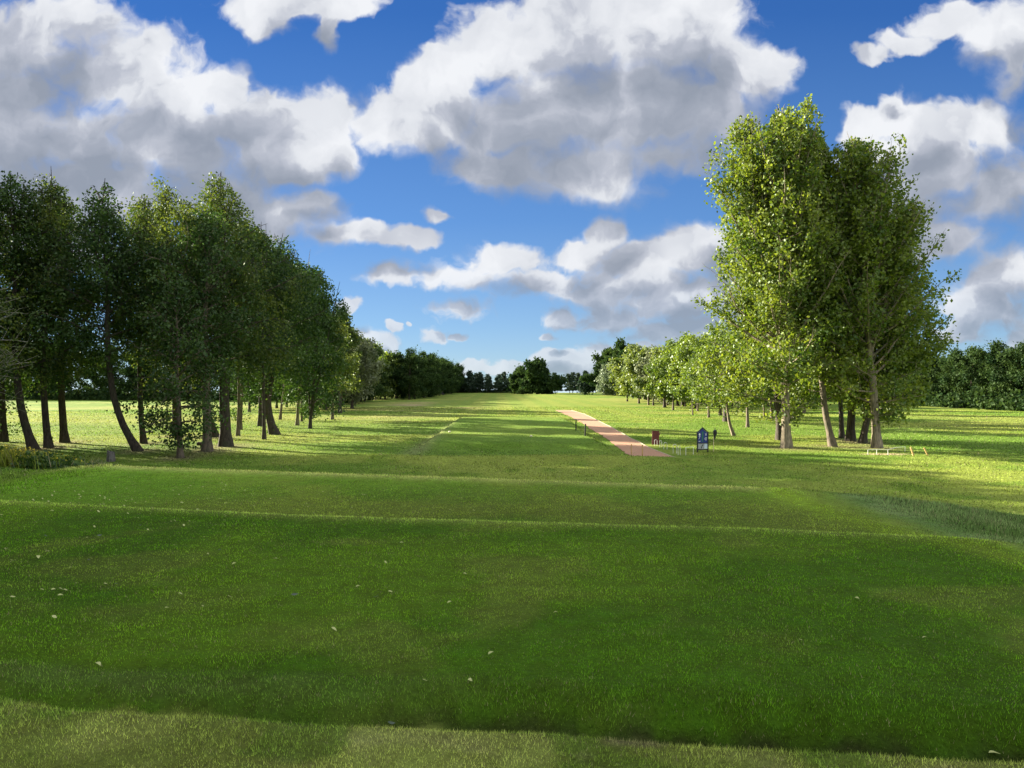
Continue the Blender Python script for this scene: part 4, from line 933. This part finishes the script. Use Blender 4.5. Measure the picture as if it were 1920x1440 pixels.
# ------------------------------------------------------------------ sky, clouds and sun
SUN_EL, SUN_AZ = R(19.5), R(-60)         # azimuth from +Y towards +X: the sun stands left and a little ahead
def build_world():
    w = bpy.data.worlds.new('World'); SC.world = w; w.use_nodes = True; w.node_tree.nodes.clear()
    T = NT(w.node_tree)
    G = bpy.data.node_groups.new('cloud_field', 'ShaderNodeTree')
    G.interface.new_socket('P', in_out='INPUT', socket_type='NodeSocketVector'); G.interface.new_socket('D', in_out='OUTPUT', socket_type='NodeSocketFloat')
    g = NT(G); gi = g.new('NodeGroupInput').outputs[0]; go = g.new('NodeGroupOutput')
    B = [ # px centre, radii (pixels of the photograph)
     (40, 60, 215, 150), (200, 150, 200, 110), (385, 175, 110, 72), (60, 250, 330, 130), (330, 270, 260, 110), (520, 270, 150, 75), (600, 235, 60, 45), (150, 370, 330, 120), (430, 370, 170, 90),
     (590, 370, 66, 30), (480, 440, 140, 70), (660, 440, 120, 30), (760, 450, 70, 24), (560, 0, 180, 48), (500, 40, 60, 40), (610, 60, 26, 50),
     (930, 90, 95, 70), (860, 130, 90, 60), (1060, 60, 130, 90), (1240, 60, 170, 110), (1000, 210, 250, 120), (1200, 200, 190, 140), (790, 220, 140, 90), (710, 225, 70, 60), (1100, 320, 200, 70), (920, 310, 180, 55), (1250, 290, 110, 60), (1400, 140, 110, 68), (1330, 210, 90, 70),
     (1125, 440, 52, 46), (1080, 480, 70, 40), (930, 490, 110, 32), (850, 520, 100, 34), (740, 520, 68, 24), (1180, 500, 90, 45), (1150, 540, 160, 50), (1320, 470, 90, 60), (1260, 480, 60, 42), (1020, 530, 160, 30), (1250, 560, 150, 60), (1150, 590, 90, 40), (1280, 620, 120, 30), (1400, 560, 120, 80),
     (865, 582, 68, 24), (820, 632, 36, 17), (860, 632, 24, 9), (1045, 592, 48, 28), (1032, 634, 24, 10), (742, 618, 17, 14), (682, 628, 30, 20), (662, 574, 26, 14), (640, 640, 40, 22), (775, 612, 8, 6), (820, 405, 36, 20),
     (60, 170, 120, 80), (330, 190, 150, 90), (430, 250, 160, 90), (180, 230, 200, 90), (560, 330, 90, 40), (620, 300, 80, 40), (520, 400, 160, 60), (60, 450, 300, 80), (1640, 460, 160, 60), (1760, 440, 120, 50), (880, 690, 52, 15), (1040, 670, 56, 18), (1010, 690, 100, 17), (930, 694, 40, 10), (1080, 688, 80, 22), (700, 650, 60, 20), (1180, 660, 90, 20),
     (1870, 60, 110, 80), (1780, 30, 90, 40), (1900, 130, 50, 60), (1640, 112, 46, 20), (1700, 84, 60, 26), (1752, 52, 60, 30), (1690, 210, 75, 48), (1830, 230, 120, 66), (1600, 235, 50, 38), (1760, 300, 170, 90), (1880, 350, 120, 100), (1700, 380, 120, 60),
     (1890, 520, 90, 60), (1850, 580, 100, 60), (1930, 640, 90, 40), (1800, 620, 60, 26)]
    acc = None
    for (cx, cy, rx, ry) in B:
        rx *= 1.04; ry *= 1.04; a = (F / rx, F / ry, 0.0); b = (-(cx - 960) / rx, -(720 - cy) / ry, 0.0)
        d = g.vec('LENGTH', g.vec('MULTIPLY_ADD', gi, a, b), out=1)
        acc = d if acc is None else g.math('SMOOTH_MIN', acc, d, .30)
    g.l.new(g.math('SUBTRACT', 1.0, acc), go.inputs[0])
    tc = T.new('ShaderNodeTexCoord').outputs['Generated']
    sep = T.new('ShaderNodeSeparateXYZ'); T.l.new(tc, sep.inputs[0])
    yy = T.math('MAXIMUM', T.math('ABSOLUTE', sep.outputs[1]), .12)
    u = T.math('DIVIDE', sep.outputs[0], yy); v = T.math('DIVIDE', sep.outputs[2], yy)
    P = T.new('ShaderNodeCombineXYZ'); T.l.new(u, P.inputs[0]); T.l.new(v, P.inputs[1]); P = P.outputs[0]
    # gentle warp so the outlines billow
    wn = T.new('ShaderNodeTexNoise', noise_dimensions='2D'); wn.inputs['Scale'].default_value = 7; wn.inputs['Detail'].default_value = 5; T.l.new(P, wn.inputs['Vector'])
    warp = T.vec('MULTIPLY', T.vec('SUBTRACT', wn.outputs['Color'], (.5, .5, .5)), (.085, .06, 0))
    warp = T.vec('SCALE', warp); T.put(warp.node.inputs['Scale'], T.maprange(v, .05, .30, .3, 1.0))
    Pw = T.vec('ADD', P, warp)
    def field(vec):
        n = T.new('ShaderNodeGroup'); n.node_tree = G; T.put(n.inputs[0], vec); return n.outputs[0]
    def fine(vec):
        a = T.noise(vec, 9, 7, .58, dims='2D'); vo = T.new('ShaderNodeTexVoronoi', feature='SMOOTH_F1', voronoi_dimensions='2D'); vo.inputs['Scale'].default_value = 15; vo.inputs['Smoothness'].default_value = .6
        vo.inputs['Detail'].default_value = 2; vo.inputs['Roughness'].default_value = .55
        T.put(vo.inputs['Vector'], vec)
        return T.math('ADD', T.math('MULTIPLY', T.math('SUBTRACT', a, .5), 1.3), T.math('MULTIPLY', T.math('SUBTRACT', .42, vo.outputs[0]), .34))
    offB = T.vec('SCALE', (-.028, .066, 0)); T.put(offB.node.inputs['Scale'], T.maprange(v, .02, .30, .3, 1.0))
    near = T.maprange(v, .07, .26, 0, 1)
    w2 = T.new('ShaderNodeTexNoise', noise_dimensions='2D'); w2.inputs['Scale'].default_value = 26; w2.inputs['Detail'].default_value = 3; T.l.new(P, w2.inputs['Vector'])
    Pw = T.vec('ADD', Pw, T.vec('MULTIPLY', T.vec('SUBTRACT', w2.outputs['Color'], (.5, .5, .5)), (.030, .022, 0)))
    d0 = field(Pw); n0 = T.mix(near, fine(T.vec('MULTIPLY', Pw, (2.3, 2.9, 1))), fine(Pw), 'FLOAT'); p0 = T.noise(Pw, 7, 5, .52, dims='2D'); p1 = T.noise(T.vec('ADD', Pw, (-.018, .028, 0)), 7, 5, .52, dims='2D'); dB = field(T.vec('ADD', Pw, offB))
    soft = T.noise(P, 3.1, 2, .5, dims='2D')
    # sky outside the picture: broken cloud from noise only, brightened as fill light
    gen = T.math('MULTIPLY', T.math('SUBTRACT', T.noise(tc, 2.6, 7, .55), .42), 5.0)
    inside = T.math('MULTIPLY', T.maprange(T.math('ABSOLUTE', u), .72, .95, 1, 0, True), T.maprange(v, .54, .75, 1, 0, True))
    inside = T.math('MULTIPLY', inside, T.maprange(sep.outputs[1], .1, .3, 0, 1))
    d0 = T.math('MINIMUM', d0, .92)
    d = d0; dBm = dB
    dens = T.math('ADD', T.math('ADD', d, .06), T.math('MULTIPLY', n0, T.maprange(soft, .35, .65, .75, 1.3)))
    width = T.math('ADD', T.maprange(soft, .42, .62, .0, .22), T.maprange(T.math('SUBTRACT', dB, d0), -.35, .45, .17, .66))
    alpha = T.maprange(dens, -.12, width, 0, 1, True)
    puff = T.maprange(T.math('SUBTRACT', p0, p1), -.11, .13, 0, 1)
    thick = T.maprange(T.math('ADD', dBm, T.math('MULTIPLY', n0, .75)), -.12, .82, 1, 0)
    big = T.maprange(T.noise(T.vec('ADD', P, (3.3, 1.7, 0)), 5.5, 3, .5, dims='2D'), .35, .68, 0, 1)
    lit = T.math('ADD', T.math('MULTIPLY', puff, .26), T.math('ADD', T.math('MULTIPLY', thick, .62), T.math('MULTIPLY', big, .22)))
    cc = T.ramp(lit, [(.18, (.34, .375, .44)), (.40, (.43, .46, .525)), (.60, (.58, .60, .66)), (.74, (.84, .85, .87)), (1, (1, 1, 1))])
    sky = T.new('ShaderNodeTexSky'); sky.sky_type = 'NISHITA'; sky.sun_disc = False; sky.sun_elevation = SUN_EL; sky.sun_rotation = SUN_AZ
    sky.air_density = .8; sky.dust_density = .0; sky.ozone_density = 3.0; sky.altitude = 50
    hs = T.new('ShaderNodeHueSaturation'); hs.inputs['Saturation'].default_value = SKYSAT; hs.inputs['Value'].default_value = SKYVAL; T.put(hs.inputs['Color'], sky.outputs[0])
    sk = T.mix(1.0, hs.outputs[0], c4(SKYTINT), blend='MULTIPLY')
    grad = T.ramp(v, [(0, (.52, .68, .80)), (.08, (.36, .57, .80)), (.22, (.17, .37, .74)), (.5, (.045, .17, .54)), (1, (.02, .09, .42))])
    grad = T.mix(1.0, grad, c4([4.7] * 3), blend='MULTIPLY')
    sk = T.mix(.6, sk, grad)
    cloud = T.mix(1.0, cc, c4([CLOUD * .985, CLOUD, CLOUD * 1.03]), blend='MULTIPLY')
    lowhaze = T.maprange(v, .0, .16, .35, 0)
    cloud = T.mix(lowhaze, cloud, sk)
    fin = T.mix(T.math('MULTIPLY', alpha, .97), sk, cloud)
    gcl = T.mix(T.maprange(gen, .2, 1.6), c4([CLOUD * 1.6] * 3), c4([CLOUD * 1.1, CLOUD * 1.12, CLOUD * 1.15]))  # unseen clouds set brighter than the visible ones to lift the shaded ground
    fin2 = T.mix(T.maprange(gen, -.1, .4, 0, .97, True), sk, gcl)
    bg = T.new('ShaderNodeBackground'); T.put(bg.inputs[0], fin); bg.inputs[1].default_value = .05
    bg2 = T.new('ShaderNodeBackground'); T.put(bg2.inputs[0], fin2); bg2.inputs[1].default_value = .05
    ms = T.new('ShaderNodeMixShader'); T.put(ms.inputs[0], inside); T.l.new(bg2.outputs[0], ms.inputs[1]); T.l.new(bg.outputs[0], ms.inputs[2])
    o = T.new('ShaderNodeOutputWorld'); T.l.new(ms.outputs[0], o.inputs[0])
    w.cycles.sampling_method = 'MANUAL'; w.cycles.sample_map_resolution = 1024
SKYSAT, SKYVAL, SKYTINT, CLOUD = 1.15, .58, (.66, .86, 1.16), 4.5
build_world()
sd = bpy.data.lights.new('sun', 'SUN'); sd.energy = 5.0; sd.angle = R(.53); sd.color = (1.0, .89, .70)
so = bpy.data.objects.new('sun', sd); COL.objects.link(so)
dirv = Vector((math.sin(SUN_AZ) * math.cos(SUN_EL), math.cos(SUN_AZ) * math.cos(SUN_EL), math.sin(SUN_EL)))
so.rotation_euler = dirv.to_track_quat('Z', 'Y').to_euler(); so.location = (-60, 20, 60)

cd = bpy.data.cameras.new('camera'); cam = bpy.data.objects.new('camera', cd); COL.objects.link(cam)
cam.location = (0, 0, CAMZ); cam.rotation_euler = (R(90), 0, 0); cd.lens = 26.0; cd.sensor_width = 36.0; cd.clip_end = 9000; cd.clip_start = .05
SC.camera = cam
vs = SC.view_settings; vs.view_transform = 'Standard'; vs.look = 'None'; vs.gamma = 1.0; vs.use_curve_mapping = False; vs.exposure = 2.05
SC.cycles.max_bounces = 6; SC.cycles.diffuse_bounces = 3; SC.cycles.transmission_bounces = 4
